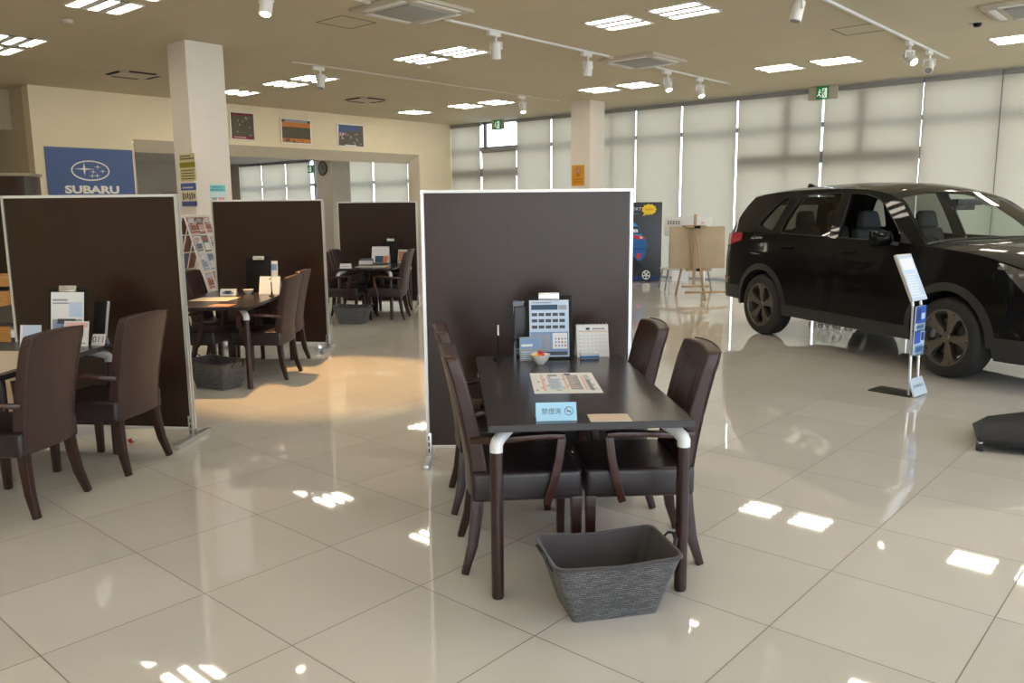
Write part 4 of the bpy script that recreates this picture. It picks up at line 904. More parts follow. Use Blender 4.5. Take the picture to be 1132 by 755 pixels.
# ---- easel with tan board (seen from behind)
t = thing('easel', 'light wooden easel turned away from us, in front of the blinds', 'easel', (3.06, 13.35, 0), R(3))
m_pine = mat('pale_pine', (.42, .29, .17), .55, var=.2, vscale=4, stretch=(20, 20, 2))
q = MB(); q.bar([(-.03, .215, .20), (-.03, .215, .6), (-.03, .225, 1.36)], .045, .022, up=Vector((0, 1, 0))); q.build('mast', m_pine, t, bevel=.003)
q = MB(); q.bar([(-.24, .56, .0), (-.06, .40, 1.15)], .036, .02, up=Vector((0, 1, 0))); q.build('leg', m_pine, t, bevel=.003); q = MB(); q.bar([(.24, .56, .0), (.01, .40, 1.15)], .036, .02, up=Vector((0, 1, 0))); q.build('leg', m_pine, t, bevel=.003)
q = MB(); q.bar([(.02, -.30, .0), (-.01, .19, 1.02)], .036, .02, up=Vector((0, 1, 0))); q.build('leg', m_pine, t, bevel=.003)
q = MB(); q.bb(-.33, .13, -.18, -.145, .20, .235); q.bb(-.30, .36, -.27, -.235, .11, .145); q.build('stretcher', m_pine, t, bevel=.003)
q = MB(); q.bb(-.19, .15, .20, .43, 1.135, 1.18); q.build('top_clamp', m_pine, t, bevel=.003); q = MB(); q.bb(-.05, .05, .18, .20, 1.13, 1.175); q.build('clamp_knob', m_black, t, bevel=.004)
q = MB(); q.bb(-.15, .25, .19, .29, .43, .468); q.build('bottom_ledge', m_pine, t, bevel=.003); q = MB(); q.bb(0, .10, .17, .19, .43, .475); q.build('clamp_knob', m_black, t, bevel=.004)
o = MB().bb(-.46, .46, -.008, .008, 0, .69).build('display_board', mat('tan_cardboard', (.46, .37, .26), .8, var=.06, vscale=5), bevel=.003)
o.location = (3.08, 13.61, .47); o.rotation_euler = (R(-4), 0, R(3)); tag(o, 'tan board held on the wooden easel, its blank back towards us', 'board')
o['label'] = 'blank tan back of the board held on the wooden easel'
t = thing('header_sign', 'white sign strip with dark writing behind the top of the easel board', 'sign', (2.98, 13.95, 1.0), R(3)); q = MB(); q.bb(-.40, .42, -.004, .004, 0, .32); q.build('card', m_paper, t, bevel=.002); q = MB(); q.M = Matrix.Translation((0, -.0055, 0)) @ Matrix.Rotation(PI / 2, 4, 'X'); [(q.rect(-.345 + .045 * k, .19, -.335 + .045 * k, .25), q.rect(-.345 + .045 * k, .24, -.312 + .045 * k, .25), q.rect(-.345 + .045 * k, .214, -.312 + .045 * k, .224), q.rect(-.345 + .045 * k, .19, -.312 + .045 * k, .20)) for k in range(5)]; q.build('lettering', P_DG, t, smooth=0); q = MB(); q.M = Matrix.Translation((0, -.0055, 0)) @ Matrix.Rotation(PI / 2, 4, 'X'); q.disc(.25, .21, .03, .02); q.build('picture', P_PK, t, smooth=0); q = MB(); q.bar([(-.3, .0, 0), (-.3, 0, -1.0)], .02, .02); q.bar([(.3, .0, 0), (.3, 0, -1.0)], .02, .02); q.build('post', m_steel, t)
# tubular table behind the easel
t = thing('tubular_table', 'low grey tubular steel table behind the easel', 'table', (3.15, 14.9, 0), R(3))
m_tubegrey = mat('grey_tube', (.20, .22, .25), .4, .5)
q = MB(); q.bb(-.40, .42, -.25, .25, .36, .385); q.build('table_top', ink(190, 195, 200), t, bevel=.005)
for sx in (-1, 1):
    for sy in (-1, 1):
        q = MB(); q.tube([(sx * .36, sy * .2, .36), (sx * .42, sy * .24, 0)], .014, 10); q.build('leg', m_tubegrey, t)
# ---- price stand in front of the car
FA = R(-50)       # facing
t = thing('price_stand', 'silver information stand with tilted panel in front of the black car', 'information stand', (3.175, 6.37, 0), FA)
# local: +x is the way it faces, y is its width
q = MB(); q.bb(-.30, .04, -.115, .115, 0, .010); q.build('base_plate', mat('dark_base', (.03, .03, .03), .4), t, bevel=.003)
for y in (-.07, .07):
    q = MB(); q.tube([(.01, y, .005), (-.005, y, .70), (-.015, y, .76)], .011, 12); q.build('pole', m_alu, t)
a = R(24); q = MB(); q.M = Matrix.Translation((0.01, 0, .755)) @ Matrix.Rotation(-a, 4, 'Y'); q.bb(-.016, .010, -.125, .125, 0, .385); q.build('panel_box', m_alu, t, bevel=.004)
q = MB(); q.M = Matrix.Translation((0.01, 0, .755)) @ Matrix.Rotation(-a, 4, 'Y') @ Matrix.Translation((.0112, 0, 0)) @ Matrix(((0, 0, 1, 0), (1, 0, 0, 0), (0, 1, 0, 0), (0, 0, 0, 1))); sheet(q, .235, .37, [(0, .01, 1, .99, 4)] + textlines(.08, .06, .92, .6, 9, 0) + [(.08, .68, .92, .94, 0)], 4); q.build('printed_sheet', PAL, t, smooth=0)
for k, (z0, lab) in enumerate(((.52, 'upper'), (.33, 'lower'))):
    q = MB(); q.bb(.012, .016, -.10, .10, z0, z0 + .20); q.bb(.05, .053, -.10, .10, z0, z0 + .07); q.bb(.012, .053, -.10, .10, z0 - .003, z0); q.build('pocket', m_acry, t, smooth=0)
    q = MB(); q.M = Matrix.Translation((.030, 0, z0 + .003)) @ Matrix(((0, 0, 1, 0), (1, 0, 0, 0), (0, 1, 0, 0), (0, 0, 0, 1))); q.bb(-.088, .088, 0, .19, -.008, -.0005); sheet(q, .176, .19, [(0, 0, 1, 1, 0), (.0, .3, 1, 1, 1), (.1, .4, .5, .9, 2), (.55, .45, .9, .7, 3), (.1, .08, .8, .2, 4)] if k == 0 else [(0, 0, 1, 1, 3), (.0, .45, .6, 1, 1), (.1, .1, .9, .4, 4), (.65, .55, .95, .9, 2)], 0)
    o = q.build('brochure', [P_W, ink(40, 85, 175), ink(25, 50, 120), ink(190, 205, 225), P_BL], smooth=0); o.matrix_world = t.matrix_basis.copy(); o.location = t.location; o.rotation_euler = (0, 0, FA); tag(o, 'blue brochure in the %s pocket of the silver information stand' % lab, 'brochure', 'brochures in the information stand')
q = MB(); q.M = Matrix.Translation((.075, 0, .012)) @ Matrix.Rotation(R(-22), 4, 'Y'); q.bb(-.012, .0, -.115, .115, 0, .14); q.M = q.M @ Matrix.Translation((.0015, 0, 0)) @ Matrix(((0, 0, 1, 0), (1, 0, 0, 0), (0, 1, 0, 0), (0, 0, 0, 1))); q.mat = 1; q.text('SUBARU', .035, 1.3, cy=.075); q.mat = 0; q.build('foot_plate', [ink(190, 205, 220, .4), P_DB], t, smooth=0)
# ---- black display base at the right edge
t = thing('floor_display', 'black sloping display base on castors at the right picture edge', 'display base', (0, 0, 0))
m_bb = mat('black_base', (.008, .010, .015), .45, spec=.2)
q = MB(); q.add([(2.845, 4.84, .045), (3.75, 4.36, .045), (4.25, 5.30, .045), (3.07, 5.32, .045), (2.86, 4.88, .075), (3.65, 4.50, .085), (4.1, 5.15, .26), (3.06, 5.14, .145)], [(0, 3, 2, 1), (4, 5, 6, 7), (0, 1, 5, 4), (1, 2, 6, 5), (2, 3, 7, 6), (3, 0, 4, 7)]); q.build('base_plate', m_bb, t, bevel=.004)
for x, y in ((2.86, 4.85), (3.66, 4.48), (3.12, 5.24), (4.1, 5.22)):
    q = MB(); q.tube([(x - .014, y + .012, .027), (x + .014, y - .012, .027)], .027, 16); c = q.build('castor', m_foot, t); q = MB(); q.tube([(x, y, .05), (x, y, .058)], .016, 12); q.build('castor_plate', m_steel, c)
q = MB(); q.bar([(3.85, 4.98, .12), (3.9, 5.0, 1.9)], .08, .05); q.build('upright', m_bb, t)
q = MB(); q.M = Matrix.Translation((3.9, 4.98, 1.15)) @ Matrix.Rotation(R(-30), 4, 'Z'); q.bb(-.4, .4, -.03, .01, 0, .9); q.build('screen', m_black, t, bevel=.01)
# mirrored door logo behind the car (only its reflection in the floor shows)
q = MB(); q.M = M_ROOM @ Matrix.Translation((WA - .012, 5.04, .80)) @ Matrix(((0, 0, -1, 0), (1, 0, 0, 0), (0, 1, 0, 0), (0, 0, 0, 1))); six_star_logo(q, 0, .13, .44, 0, .03); q.text('SUBARU', .17, 1.3, cy=-.07, bold=.004)
tag(q.build('door_logo', ink(60, 62, 64), smooth=0), 'dark mirrored star logo with lettering, low on the door behind the car', 'logo')
t = thing('guide_post', 'slim beige post with a pale cap, standing right of the farthest screen', 'post', (-1.70, 14.25, 0), R(10))
q = MB(); q.bb(-.05, .05, -.05, .05, .02, .86); q.build('shaft', ink(175, 165, 145), t, bevel=.004); q = MB(); q.bb(-.09, .07, -.07, .07, .86, .885); q.build('cap', m_white, t, bevel=.004); q = MB(); q.bb(-.11, .11, -.11, .11, 0, .02); q.build('base', m_vent, t, bevel=.004)
# ================================================================== THE BLACK CAR  (local: x forward from the rear bumper, y to the left, z up)
m_paint = mat('black_car_paint', (.0035, .0035, .0038), .5, spec=.05, coat=.75)
m_clad = mat('dark_grey_cladding', (.016, .016, .017), .50, bump=.1, bscale=300)
m_under = mat('underbody_black', (.004, .004, .004), .9)
m_tint = glass('privacy_glass', (.30, .31, .29)); m_wind = glass('green_windscreen', (.74, .80, .77))
m_tyre = mat('tyre_rubber', (.014, .014, .015), .62, bump=.3, bscale=120)
m_rim = mat('bronze_grey_rim', (.16, .145, .125), .33, .75)
m_seat = mat('car_seat_cloth', (.030, .034, .042), .75, bump=.2, bscale=200)
m_trimb = mat('black_interior_trim', (.010, .011, .014), .6)
m_red = mat('red_lamp_glass', (.45, .015, .03), .15, coat=1.0)
m_head = mat('headlamp_clear', (.13, .13, .125), .12, .5, coat=1.0)
m_chrome = mat('chrome_trim', (.65, .65, .66), .12, 1.0)
def lerp_tab(tab):
    xs = [p[0] for p in tab]; ys = [p[1] for p in tab]; n = len(xs)
    d = [(ys[i + 1] - ys[i]) / (xs[i + 1] - xs[i]) for i in range(n - 1)]
    m = [d[0]] + [0 if d[i - 1] * d[i] <= 0 else 2 * d[i - 1] * d[i] / (d[i - 1] + d[i]) for i in range(1, n - 1)] + [d[-1]]
    def f(x):
        if x <= xs[0]: return ys[0]
        if x >= xs[-1]: return ys[-1]
        i = max(k for k in range(n - 1) if xs[k] <= x); h = xs[i + 1] - xs[i]; t = (x - xs[i]) / h
        return ys[i] * (2 * t ** 3 - 3 * t * t + 1) + h * m[i] * (t ** 3 - 2 * t * t + t) + ys[i + 1] * (-2 * t ** 3 + 3 * t * t) + h * m[i + 1] * (t ** 3 - t * t)
    return f
hwx = lerp_tab([(0, .60), (.04, .70), (.12, .79), (.30, .862), (.7, .893), (1.3, .900), (2.4, .902), (3.3, .902), (3.9, .895), (4.2, .86), (4.4, .79), (4.55, .66), (4.62, .50)])
pz = lerp_tab([(.18, .90), (.30, .965), (.45, .99), (.62, 1.0), (.80, 1.0), (.90, .992), (1.0, .975), (1.10, .958), (1.2, .945)])
zt = lerp_tab([(0, .98), (.05, 1.05), (.16, 1.155), (.6, 1.178), (1.2, 1.172), (2.2, 1.155), (3.1, 1.135), (3.36, 1.128), (3.6, 1.112), (3.9, 1.08), (4.2, 1.02), (4.42, .94), (4.55, .84), (4.62, .72)])
zr = lerp_tab([(.25, 1.55), (.42, 1.595), (1.0, 1.648), (1.7, 1.664), (2.3, 1.645), (2.6, 1.605), (2.80, 1.548), (3.05, 1.375), (3.36, 1.128)])
AXR, AXF, AR, WR = 1.0, 3.67, .412, .352
def zb(x):
    z = .275 if 1.2 < x < 3.6 else (.39 if x <= 1.2 else .24)
    for c in (AXR, AXF):
        if abs(x - c) < AR: z = max(z, WR + .01 + math.sqrt(max(0, AR * AR - (x - c) ** 2)))
    return z
def yb(x, z): return hwx(x) * pz(z)
def yg(x, z):            # greenhouse side (tumblehome)
    zt_ = zt(x); y0 = yb(x, zt_) - .012
    t = max(0, (z - zt_) / .43)
    return y0 - .145 * t - .055 * t * t - max(0, .9 - x) * .06 * t
def side_pts(x, z): return yb(x, z) if z <= zt(x) + 1e-6 else yg(x, z)
m_paint.node_tree.nodes['Principled BSDF'].inputs['Coat IOR'].default_value = 1.27
car = thing('car', 'black sport utility car with its front window down, parked by the window wall', 'car', (3.4365, 10.777, 0), R(-71.7))
def columns(q, x0, x1, s, top=None, bot=None, off=0., nz=14, dx=.03):
    top = top or zt; bot = bot or zb
    xs = set()
    n = max(2, int(round((x1 - x0) / dx)))
    for i in range(n + 1): xs.add(round(x0 + (x1 - x0) * i / n, 5))
    for c in (AXR, AXF):
        for k in (-1, 1):
            e = c + k * AR
            if x0 < e < x1: xs.add(round(e - 1e-4, 5)); xs.add(round(e + 1e-4, 5))
            for j in range(1, 6):
                e2 = c + k * AR * math.cos(j * .09)
                if x0 < e2 < x1: xs.add(round(e2, 5))
    xs = sorted(xs); vs = []
    for x in xs:
        a, b = bot(x), top(x)
        for j in range(nz + 1):
            z = a + (b - a) * j / nz; vs.append((x, s * (yb(x, z) + off), z))
    q.add(vs, [(i * (nz + 1) + j, (i + 1) * (nz + 1) + j, (i + 1) * (nz + 1) + j + 1, i * (nz + 1) + j + 1) for i in range(len(xs) - 1) for j in range(nz)])
# --- body shell: rear quarters, front wings, roof, hood, tail, greenhouse frames
G = .004
q = MB()
for s in (-1, 1):
    columns(q, 0, 1.235 - G, s); columns(q, 3.27 + G, 4.62, s)
# tail: face closing x = 0, then slope up to the roof
def tail(u, v):
    y = (2 * u - 1)
    if v < .5:
        z = .39 + (.98 - .39) * v / .5; x = 0.0; w = yb(0, z)
    else:
        t = (v - .5) / .5; z = .98 + (1.595 - .98) * t; x = lerp_tab([(.98, 0), (1.03, .05), (1.10, .14), (1.30, .245), (1.48, .325), (1.595, .42)])(z); w = side_pts(x, z) if z > zt(x) else yb(x, z)
    return Vector((x - .05 * (1 - y * y) * (1 if v < .5 else .6), y * w, z))
def grid_hole(q, fn, nu, nv, hole):
    vs = [fn(i / nu, j / nv) for i in range(nu + 1) for j in range(nv + 1)]
    q.add(vs, [(i * (nv + 1) + j, (i + 1) * (nv + 1) + j, (i + 1) * (nv + 1) + j + 1, i * (nv + 1) + j + 1) for i in range(nu) for j in range(nv) if not hole(i, j)])
grid_hole(q, tail, 16, 24, lambda i, j: 3 <= i < 13 and 16 <= j < 22)
def roof(u, v):
    x = .42 + (2.80 - .42) * u; y = 2 * v - 1; w = yg(x, zr(x))
    return Vector((x + .06 * u * (1 - y * y), y * w, zr(x) + .065 * (1 - y * y)))
q.grid(roof, 40, 18)
def hood(u, v):
    y = 2 * v - 1; x = 3.36 + (4.62 - 3.36) * u; w = yb(x, zt(x))
    return Vector((x + .10 * (1 - y * y) * (1 - u), y * w, zt(x) + (.055 * (1 - u ** 3)) * (1 - y ** 4) * (1 if u > .02 else .9)))
q.grid(hood, 30, 18)
q.grid(lambda u, v: Vector((4.62 + .035 * (1 - (2 * v - 1) ** 2), (2 * v - 1) * yb(4.62, .24 + .46 * u), .24 + .46 * u)), 10, 12)   # nose
q.build('body', m_paint, car, smooth=40, merge=.0008)
body = [c for c in bpy.data.objects if c.name == 'body'][0]
# side frames of the greenhouse with the window openings cut out
FD = [(2.20, 1.165), (2.6, 1.158), (2.93, 1.15), (3.10, 1.147), (3.03, 1.215), (2.87, 1.345), (2.74, 1.435), (2.66, 1.495), (2.55, 1.55), (2.35, 1.595), (2.12, 1.605)]
RD = [(2.075, 1.168), (1.7, 1.175), (1.30, 1.184), (1.25, 1.205), (1.27, 1.30), (1.325, 1.46), (1.365, 1.56), (1.42, 1.60), (1.7, 1.617), (2.0, 1.612)]
QW = [(1.08, 1.215), (.86, 1.245), (.80, 1.27), (.83, 1.31), (.95, 1.46), (1.03, 1.54), (1.13, 1.585), (1.19, 1.57), (1.15, 1.42), (1.11, 1.25)]
def outline():
    pts = []
    for i in range(50): pts.append((.17 + (3.36 - .17) * i / 50, zt(.17 + (3.36 - .17) * i / 50)))
    pts.append((3.36, 1.128))
    for x in (3.25, 3.17, 3.1, 3.0, 2.9, 2.85, 2.80, 2.7, 2.6, 2.4, 2.2, 2.0, 1.8, 1.6, 1.4, 1.2, 1.0, .8, .6, .42): pts.append((x, zr(x)))
    for z in (1.48, 1.40, 1.30, 1.22): pts.append((lerp_tab([(.98, 0), (1.03, .05), (1.10, .14), (1.30, .245), (1.48, .325), (1.595, .42)])(z), z))
    return pts
def dense(poly, d=.05):
    out = []
    for i, p in enumerate(poly):
        n = poly[(i + 1) % len(poly)]; L = math.hypot(n[0] - p[0], n[1] - p[1]); k = max(1, int(L / d))
        for j in range(k): out.append((p[0] + (n[0] - p[0]) * j / k, p[1] + (n[1] - p[1]) * j / k))
    return out
def flat_fill(loops, fn, q):
    bm = bmesh.new(); ed = []
    for lp in loops:
        vs = [bm.verts.new((x, z, 0)) for x, z in lp]
        for i in range(len(vs)): ed.append(bm.edges.new((vs[i], vs[(i + 1) % len(vs)])))
    bmesh.ops.triangle_fill(bm, use_beauty=True, use_dissolve=False, edges=ed)
    bm.verts.index_update(); q.add([fn(v.co.x, v.co.y) for v in bm.verts], [tuple(v.index for v in f.verts) for f in bm.faces]); bm.free()
for s in (-1, 1):
    q = MB(); flat_fill([dense(outline()), dense(FD), dense(RD), dense(QW)], lambda x, z: Vector((x, s * yg(x, z), z)), q)
    q.build('window_frame', m_paint, body, smooth=40)
    # inner lining so that the pillars are solid
    q = MB(); flat_fill([dense(outline()), dense(FD), dense(RD), dense(QW)], lambda x, z: Vector((x, s * (yg(x, z) - .05), z)), q); q.build('pillar_lining', m_trimb, body, smooth=40)
    # panes
    for nm, lp, m, go in (('side_window', FD, m_wind, s > 0), ('side_window', RD, m_tint, True), ('quarter_window', QW, m_tint, True)):
        if not go: continue
        q = MB(); flat_fill([dense(lp)], lambda x, z: Vector((x, s * (yg(x, z) - .010), z)), q); q.build(nm, m, car, smooth=40)
    # window seals
    for lp in (FD, RD, QW):
        q = MB(); q.tube([Vector((x, s * (yg(x, z) - .002), z)) for x, z in lp + lp[:1]], .007, 6, caps=False); q.build('window_seal', m_clad, body)
    # doors
    for x0, x1, hx in ((1.235 + G, 2.19 - G, 1.33), (2.19 + G, 3.27 - G, 2.32)):
        q = MB(); columns(q, x0, x1, s); d = q.build('door', m_paint, car, smooth=40)
        zh = 1.03; q = MB(); q.bar([(hx, s * (yb(hx, zh) + .012), zh - .004), (hx + .03, s * (yb(hx, zh) + .032), zh), (hx + .17, s * (yb(hx, zh) + .032), zh + .002), (hx + .21, s * (yb(hx, zh) + .012), zh)], .02, .03); q.build('door_handle', m_paint, d, bevel=.005)
    # sill and arch cladding, bumper lower parts
    q = MB(); columns(q, AXR + AR - .02, AXF - AR + .02, s, top=lambda x: .40, bot=lambda x: .272, off=.010); q.build('sill_cladding', m_clad, car, smooth=40)
    for c in (AXR, AXF):
        q = MB(); n = 40
        def arch(u, v):
            a = PI * (-.03 + 1.06 * u); r = AR - .012 + .070 * v; x = c + r * math.cos(a); z = max(.24, WR + .01 + r * math.sin(a))
            return Vector((x, s * (yb(x, z) + .014 - .012 * v), z))
        q.grid(arch, n, 4)
        q.grid(lambda u, v: (lambda p: Vector((p.x, p.y - s * .10 * v, p.z)))(arch(u, 0)), n, 2); q.build('arch_cladding', m_clad, car, smooth=40)
        # wheel well
        q = MB(); q.grid(lambda u, v: Vector((c + AR * math.cos(PI * u), s * (.87 - .42 * v), WR + .01 + AR * math.sin(PI * u))), 24, 3); q.add([(c - AR, s * .45, .36), (c + AR, s * .45, .36), (c + AR, s * .45, .80), (c - AR, s * .45, .80)], [(0, 1, 2, 3)]); q.build('wheel_well', m_under, car, smooth=40)
    q = MB(); columns(q, .0, AXR - AR - .03, s, top=lambda x: .54, bot=lambda x: .375, off=.010); q.build('bumper_lower', m_clad, car, smooth=40)
    q = MB(); columns(q, AXF + AR + .03, 4.60, s, top=lambda x: .42, bot=lambda x: .22, off=.010); q.build('bumper_lower', m_clad, car, smooth=40)
    # lamps
    q = MB(); columns(q, .03, .54, s, top=lambda x: zt(x) - .004, bot=lambda x: .98 + .22 * max(0, x - .08), off=.009, nz=8, dx=.015); q.build('tail_lamp', m_red, car, smooth=40)
    q = MB(); columns(q, 4.12, 4.56, s, top=lambda x: zt(x) - .012, bot=lambda x: zt(x) - .02 - .155 * min(1, (x - 4.12) / .22), off=.007, nz=8, dx=.02); q.build('headlamp', m_head, car, smooth=40)
    q = MB(); columns(q, .08, .34, s, top=lambda x: .625, bot=lambda x: .59, off=.012, nz=3); q.build('reflector', mat('reflector_amber', (.20, .05, .02), .2), car, smooth=40)
    # mirror
    q = MB(); y = yg(3.0, 1.08)
    q.add([], []); M = Matrix.Translation((2.955, s * (y + .14), 1.185)) @ Matrix.Rotation(s * R(8), 4, 'Z'); q.M = M
    q.grid(lambda u, v: Vector((.02 + .075 * math.sin(PI * (u - .0)) ** .7 * math.sin(PI * v) ** .5, (v - .5) * .22 * (.8 + .2 * math.sin(PI * u)), (u - .5) * .145)), 12, 12)
    q.M = M; q.bb(-.012, .022, -.107, .107, -.068, .068); mo = q.build('wing_mirror', m_paint, car, smooth=50)
    q = MB(); q.bar([(3.03, s * (y - .005), 1.13), (2.98, s * (y + .05), 1.14)], .05, .03); q.build('mirror_arm', m_clad, mo, bevel=.006)
    q = MB(); q.M = M; q.rect(0, 0, 0, 0) if False else q.add([(-.0135, -.097, -.058), (-.0135, .097, -.058), (-.0135, .097, .058), (-.0135, -.097, .058)], [(0, 1, 2, 3)]); q.build('mirror_glass', m_chrome, mo, smooth=0)
    # corner triangle
    q = MB(); flat_fill([[(3.06, 1.146), (3.19, 1.143), (3.01, 1.26)]], lambda x, z: Vector((x, s * (yg(x, z) + .004), z)), q); q.build('corner_trim', m_clad, car)
# inner dark shell behind the panels
q = MB()
for s in (-1, 1): columns(q, .1, 4.5, s, top=lambda x: zt(x) - .02, off=-.035, nz=6, dx=.06)
q.bb(1.3, 4.5, -.44, .44, .29, .33); q.bb(.1, 1.3, -.44, .44, .42, .46); q.bb(1.42, 3.25, -.84, .84, .29, .33); q.build('floor_pan', m_under, car, smooth=0)
# glass front and back
def wind(u, v):
    y = 2 * v - 1
    xa, za = 2.80 + .06 * (1 - y * y), zr(2.80) + .065 * (1 - y * y); xb, zb_ = 3.36 + .10 * (1 - y * y), 1.128 + .0495 * (1 - y ** 4)
    t = u; x = xa + (xb - xa) * t; z = za + (zb_ - za) * t + .018 * math.sin(PI * t)
    xe, ze = 2.80 + .56 * t, zr(2.80 + .56 * t)
    w = yg(xe, ze) - .002
    return Vector((x, y * w, z if abs(y) < .999 else ze + .0))
q = MB(); q.grid(wind, 14, 20); q.build('windscreen', m_wind, car, smooth=60)
q = MB(); q.grid(lambda u, v: wind(.97 + .03 * u, v) + Vector((0.012, 0, .012)), 2, 20); q.build('wiper_cowl', m_clad, car, smooth=60)
q = MB(); q.grid(lambda u, v: tail(.17 + .66 * u, .655 + .27 * v) + Vector((-.006, 0, .002)), 10, 6); q.build('rear_window', m_tint, car, smooth=60)
q = MB(); q.grid(lambda u, v: Vector((.42 - .16 * v + .02, (2 * u - 1) * .60, zr(.42) + .065 * (1 - (2 * u - 1) ** 2 * .8) - .02 * v + .004)), 10, 3); q.build('roof_spoiler', m_paint, car, smooth=60)
# antenna fin
q = MB(); q.prism([(.62, 0), (.86, 0), (.70, .055), (.655, .06)], -.018, .018, 'XZ'); fin = q.build('antenna_fin', m_paint, car, bevel=.006); fin.location.z = zr(.75) + .060
# front details
q = MB(); q.grid(lambda u, v: Vector((4.632 + .035 * (1 - (2 * v - 1) ** 2 * .7), (2 * v - 1) * .40, .46 + .20 * u)), 4, 10); q.build('grille', m_clad, car, smooth=40)
q = MB(); q.M = Matrix.Translation((4.672, 0, .58)) @ Matrix(((0, 0, 1, 0), (1, 0, 0, 0), (0, 1, 0, 0), (0, 0, 0, 1))); six_star_logo(q, 0, 0, .14, 0); q.build('badge', m_chrome, car)
# wheels
def make_wheel():
    prof = [(.215, -.095), (.245, -.112), (.305, -.112), (.334, -.100), (.350, -.075), (.352, 0), (.350, .075), (.334, .100), (.305, .112), (.250, .112), (.215, .095)]
    t = MB().lathe(prof, 56, axis='Y').build('wheel', m_tyre, car, smooth=50)
    q = MB(); q.lathe([(.253, .104), (.248, .113), (.236, .111), (.226, .092), (.215, .03), (.215, -.095), (.235, -.105)], 56, axis='Y')
    for k in range(5):
        a0 = 2 * PI * k / 5 + .25
        def P(r, da, d): return (r * math.cos(a0 + da), -d, r * math.sin(a0 + da))
        vs = [P(.04, -.60, .084), P(.075, -.42, .088), P(.13, -.27, .094), P(.19, -.27, .101), P(.238, -.36, .106), P(.238, -.05, .106), P(.20, 0, .094), P(.238, .05, .106), P(.238, .36, .106), P(.19, .27, .101), P(.13, .27, .094), P(.075, .42, .088), P(.04, .60, .084), P(.13, 0, .099), P(.07, 0, .092)]
        n = 13; bk = [(x, -.05, z) for x, _, z in vs[:n]]
        f = [(0, 1, 14), (1, 2, 13, 14), (2, 3, 6, 13), (3, 4, 5, 6), (6, 7, 8, 9), (6, 9, 10, 13), (10, 11, 14, 13), (11, 12, 14), (0, 14, 12)]
        q.add(vs + bk, f + [(i, (i + 1) % n, 15 + (i + 1) % n, 15 + i) for i in range(n)])
    q.lathe([(.0, .096), (.030, .096), (.036, .088), (.05, .086), (.05, .04)], 24, axis='Y')
    q.build('rim', m_rim, t, smooth=30)
    for k in range(5):
        q = MB(); a = 2 * PI * k / 5 + .25 + PI / 5; q.lathe([(0, .094), (.009, .094), (.011, .085)], 8, (.062 * math.cos(a), 0, .062 * math.sin(a)), axis='Y')
        q.build('wheel_nut', m_black, t)
    q = MB(); q.lathe([(0, .03), (.17, .03), (.172, .01), (.0, .01)], 40, axis='Y'); q.build('brake_disc', mat('brake_steel', (.10, .10, .10), .5, .7), t)
    return t
w0 = make_wheel()
for k, (x, s) in enumerate(((AXR, -1), (AXF, -1), (AXR, 1), (AXF, 1))):
    if k == 0: w = w0
    else:
        w = w0.copy(); COL.objects.link(w); w.parent = car
        for c in [o for o in bpy.data.objects if o.parent == w0]: c2 = c.copy(); COL.objects.link(c2); c2.parent = w
    w.location = (x, s * .782, WR); w.rotation_euler = (0, R(17 if k == 1 else 0), 0 if s < 0 else PI)
# interior
q = MB(); q.box((3.10, 0, .98), (.46, 1.56, .26), taper=(.75, 1)); q.bb(2.98, 3.34, -.72, .72, 1.05, 1.10); q.box((2.9, 0, 1.06), (.12, .22, .12)); q.build('dashboard', m_trimb, car, bevel=.03, seg=3)
q = MB(); q.M = Matrix.Translation((2.84, -.37, 1.03)) @ Matrix.Rotation(R(-65), 4, 'Y'); q.tube([(.185 * math.cos(2 * PI * k / 28), .185 * math.sin(2 * PI * k / 28), 0) for k in range(29)], .014, 8, caps=False); q.box((0, 0, -.01), (.10, .30, .03)); q.box((-.07, 0, -.01), (.16, .05, .025)); q.build('steering_wheel', m_trimb, car)
def car_seat(x, y, w=.50):
    q = MB(); q.box((x + .25, y, .66), (.52, w, .16), ry=R(-6)); s_ = q.build('seat', m_seat, car, bevel=.05, seg=3)
    q = MB(); q.box((x - .06, y, .95), (.15, w - .04, .60), ry=R(-14), taper=(.75, .82)); q.build('seat_back', m_seat, s_, bevel=.045, seg=3)
    q = MB(); q.box((x - .135, y, 1.335), (.12, w * .54, .19), ry=R(-8), taper=(.85, .75)); q.build('headrest', m_seat, s_, bevel=.055, seg=4)
    q = MB(); q.tube([(x - .115, y - .06, 1.22), (x - .13, y - .06, 1.34)], .008); q.tube([(x - .115, y + .06, 1.22), (x - .13, y + .06, 1.34)], .008); q.build('headrest_post', m_chrome, s_)
car_seat(2.24, -.38); car_seat(2.24, .38); car_seat(1.28, -.42, .46); car_seat(1.28, .0, .40); car_seat(1.28, .42, .46)
q = MB(); q.box((2.93, 0, 1.47), (.05, .24, .07)); q.build('inner_mirror', m_trimb, car, bevel=.012); q = MB(); q.box((2.96, 0, 1.51), (.10, .30, .06)); q.build('camera_housing', m_trimb, car, bevel=.012)
q = MB(); q.bar([(2.80, .60, 1.50), (2.78, .30, 1.545)], .005, .09); q.build('sun_visor', ink(70, 72, 70), car, bevel=.002)
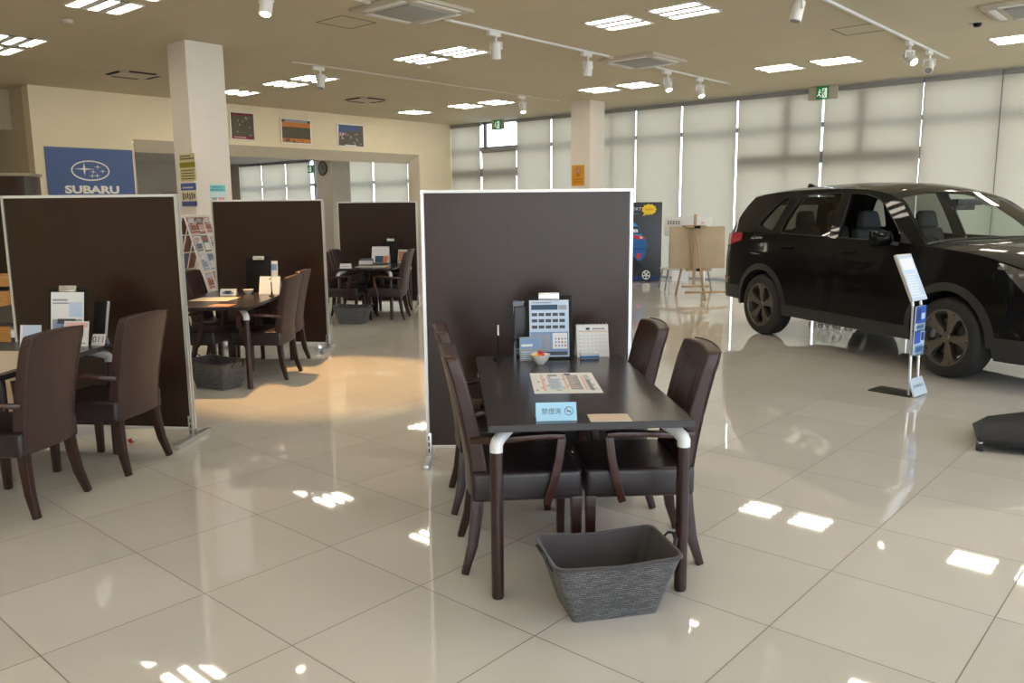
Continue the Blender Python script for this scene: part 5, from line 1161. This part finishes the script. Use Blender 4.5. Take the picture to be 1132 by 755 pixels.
# ================================================================== LIGHT AND CAMERA
wd = bpy.data.worlds.new('sky'); SC.world = wd; wd.use_nodes = True
nt = wd.node_tree; bg = nt.nodes['Background']; bg.inputs[1].default_value = SKY
tc = nt.nodes.new('ShaderNodeTexCoord'); sp = nt.nodes.new('ShaderNodeSeparateXYZ'); rp = nt.nodes.new('ShaderNodeValToRGB')
nt.links.new(tc.outputs['Generated'], sp.inputs[0]); nt.links.new(sp.outputs['Z'], rp.inputs['Fac']); nt.links.new(rp.outputs['Color'], bg.inputs[0])
rp.color_ramp.elements[0].position = 0.0; rp.color_ramp.elements[0].color = (.93, .97, 1.0, 1); rp.color_ramp.elements[1].position = .6; rp.color_ramp.elements[1].color = (.42, .62, .95, 1)
e = rp.color_ramp.elements.new(.16); e.color = (.86, .93, 1.0, 1)
def light(name, kind, loc, direction, energy, color, **k):
    d = bpy.data.lights.new(name, kind); d.energy = energy; d.color = color
    for a, v in k.items(): setattr(d, a, v)
    o = bpy.data.objects.new(name, d); COL.objects.link(o); o.location = loc
    o.rotation_euler = Vector(direction).to_track_quat('-Z', 'Y').to_euler(); return o
sd = M_ROOM.to_3x3() @ Vector((-1.0, .10, -.70))
light('sun', 'SUN', (20, 30, 20), sd, SUN, (1.0, .97, .90), angle=R(30))
# the lit spotlights
for k, (t, p, d, lit) in enumerate(SPOTS):
    if not lit: continue
    wp = t.matrix_basis @ p; wdir = (M_ROOM.to_3x3() @ d)
    light('spot_lamp', 'SPOT', wp, (Vector((-1.75, 7.15, 0)) - wp) if k == 0 else wdir, SPOTW * (POOL if k == 0 else 1), (1.0, .58, .21) if k == 0 else (1.0, .78, .50), spot_size=R(46 if k == 0 else 50), spot_blend=.45, shadow_soft_size=.04)
# lamps without fixtures, added to wash the picture wall with warm light
for a, b in ((5.2, 12.7), (7.2, 12.7), (9.2, 12.7), (11.2, 12.7), (13.0, 12.7)):
    d = M_ROOM.to_3x3() @ Vector((.0, .75, -.62)); light('spot_lamp', 'SPOT', W(a, b, CEIL_Z - .05), d, WASH, (1.0, .80, .50), spot_size=R(125), spot_blend=1.0, shadow_soft_size=.08)
cam = bpy.data.cameras.new('camera'); co = bpy.data.objects.new('camera', cam); COL.objects.link(co)
cam.sensor_width = 36; cam.lens = 906.8 / 1132 * 36; cam.clip_start = .05; cam.clip_end = 200
p, ro = .162375, -.0086
fw = Vector((0, math.cos(p), -math.sin(p))); rt = Vector((1, 0, 0)); up = rt.cross(fw)
r2 = math.cos(ro) * rt + math.sin(ro) * up; u2 = -math.sin(ro) * rt + math.cos(ro) * up
co.matrix_world = Matrix(((r2.x, u2.x, -fw.x, 0), (r2.y, u2.y, -fw.y, 0), (r2.z, u2.z, -fw.z, 1.5), (0, 0, 0, 1)))
SC.camera = co
SC.view_settings.view_transform = 'Standard'; SC.view_settings.look = 'None'; SC.view_settings.exposure = EXPO
SC.cycles.use_denoising = True; SC.cycles.max_bounces = 10; SC.cycles.diffuse_bounces = 5; SC.cycles.transparent_max_bounces = 16; SC.cycles.sample_clamp_indirect = 6.0
SC.cycles.caustics_reflective = False; SC.cycles.caustics_refractive = False
bpy.context.view_layer.update()
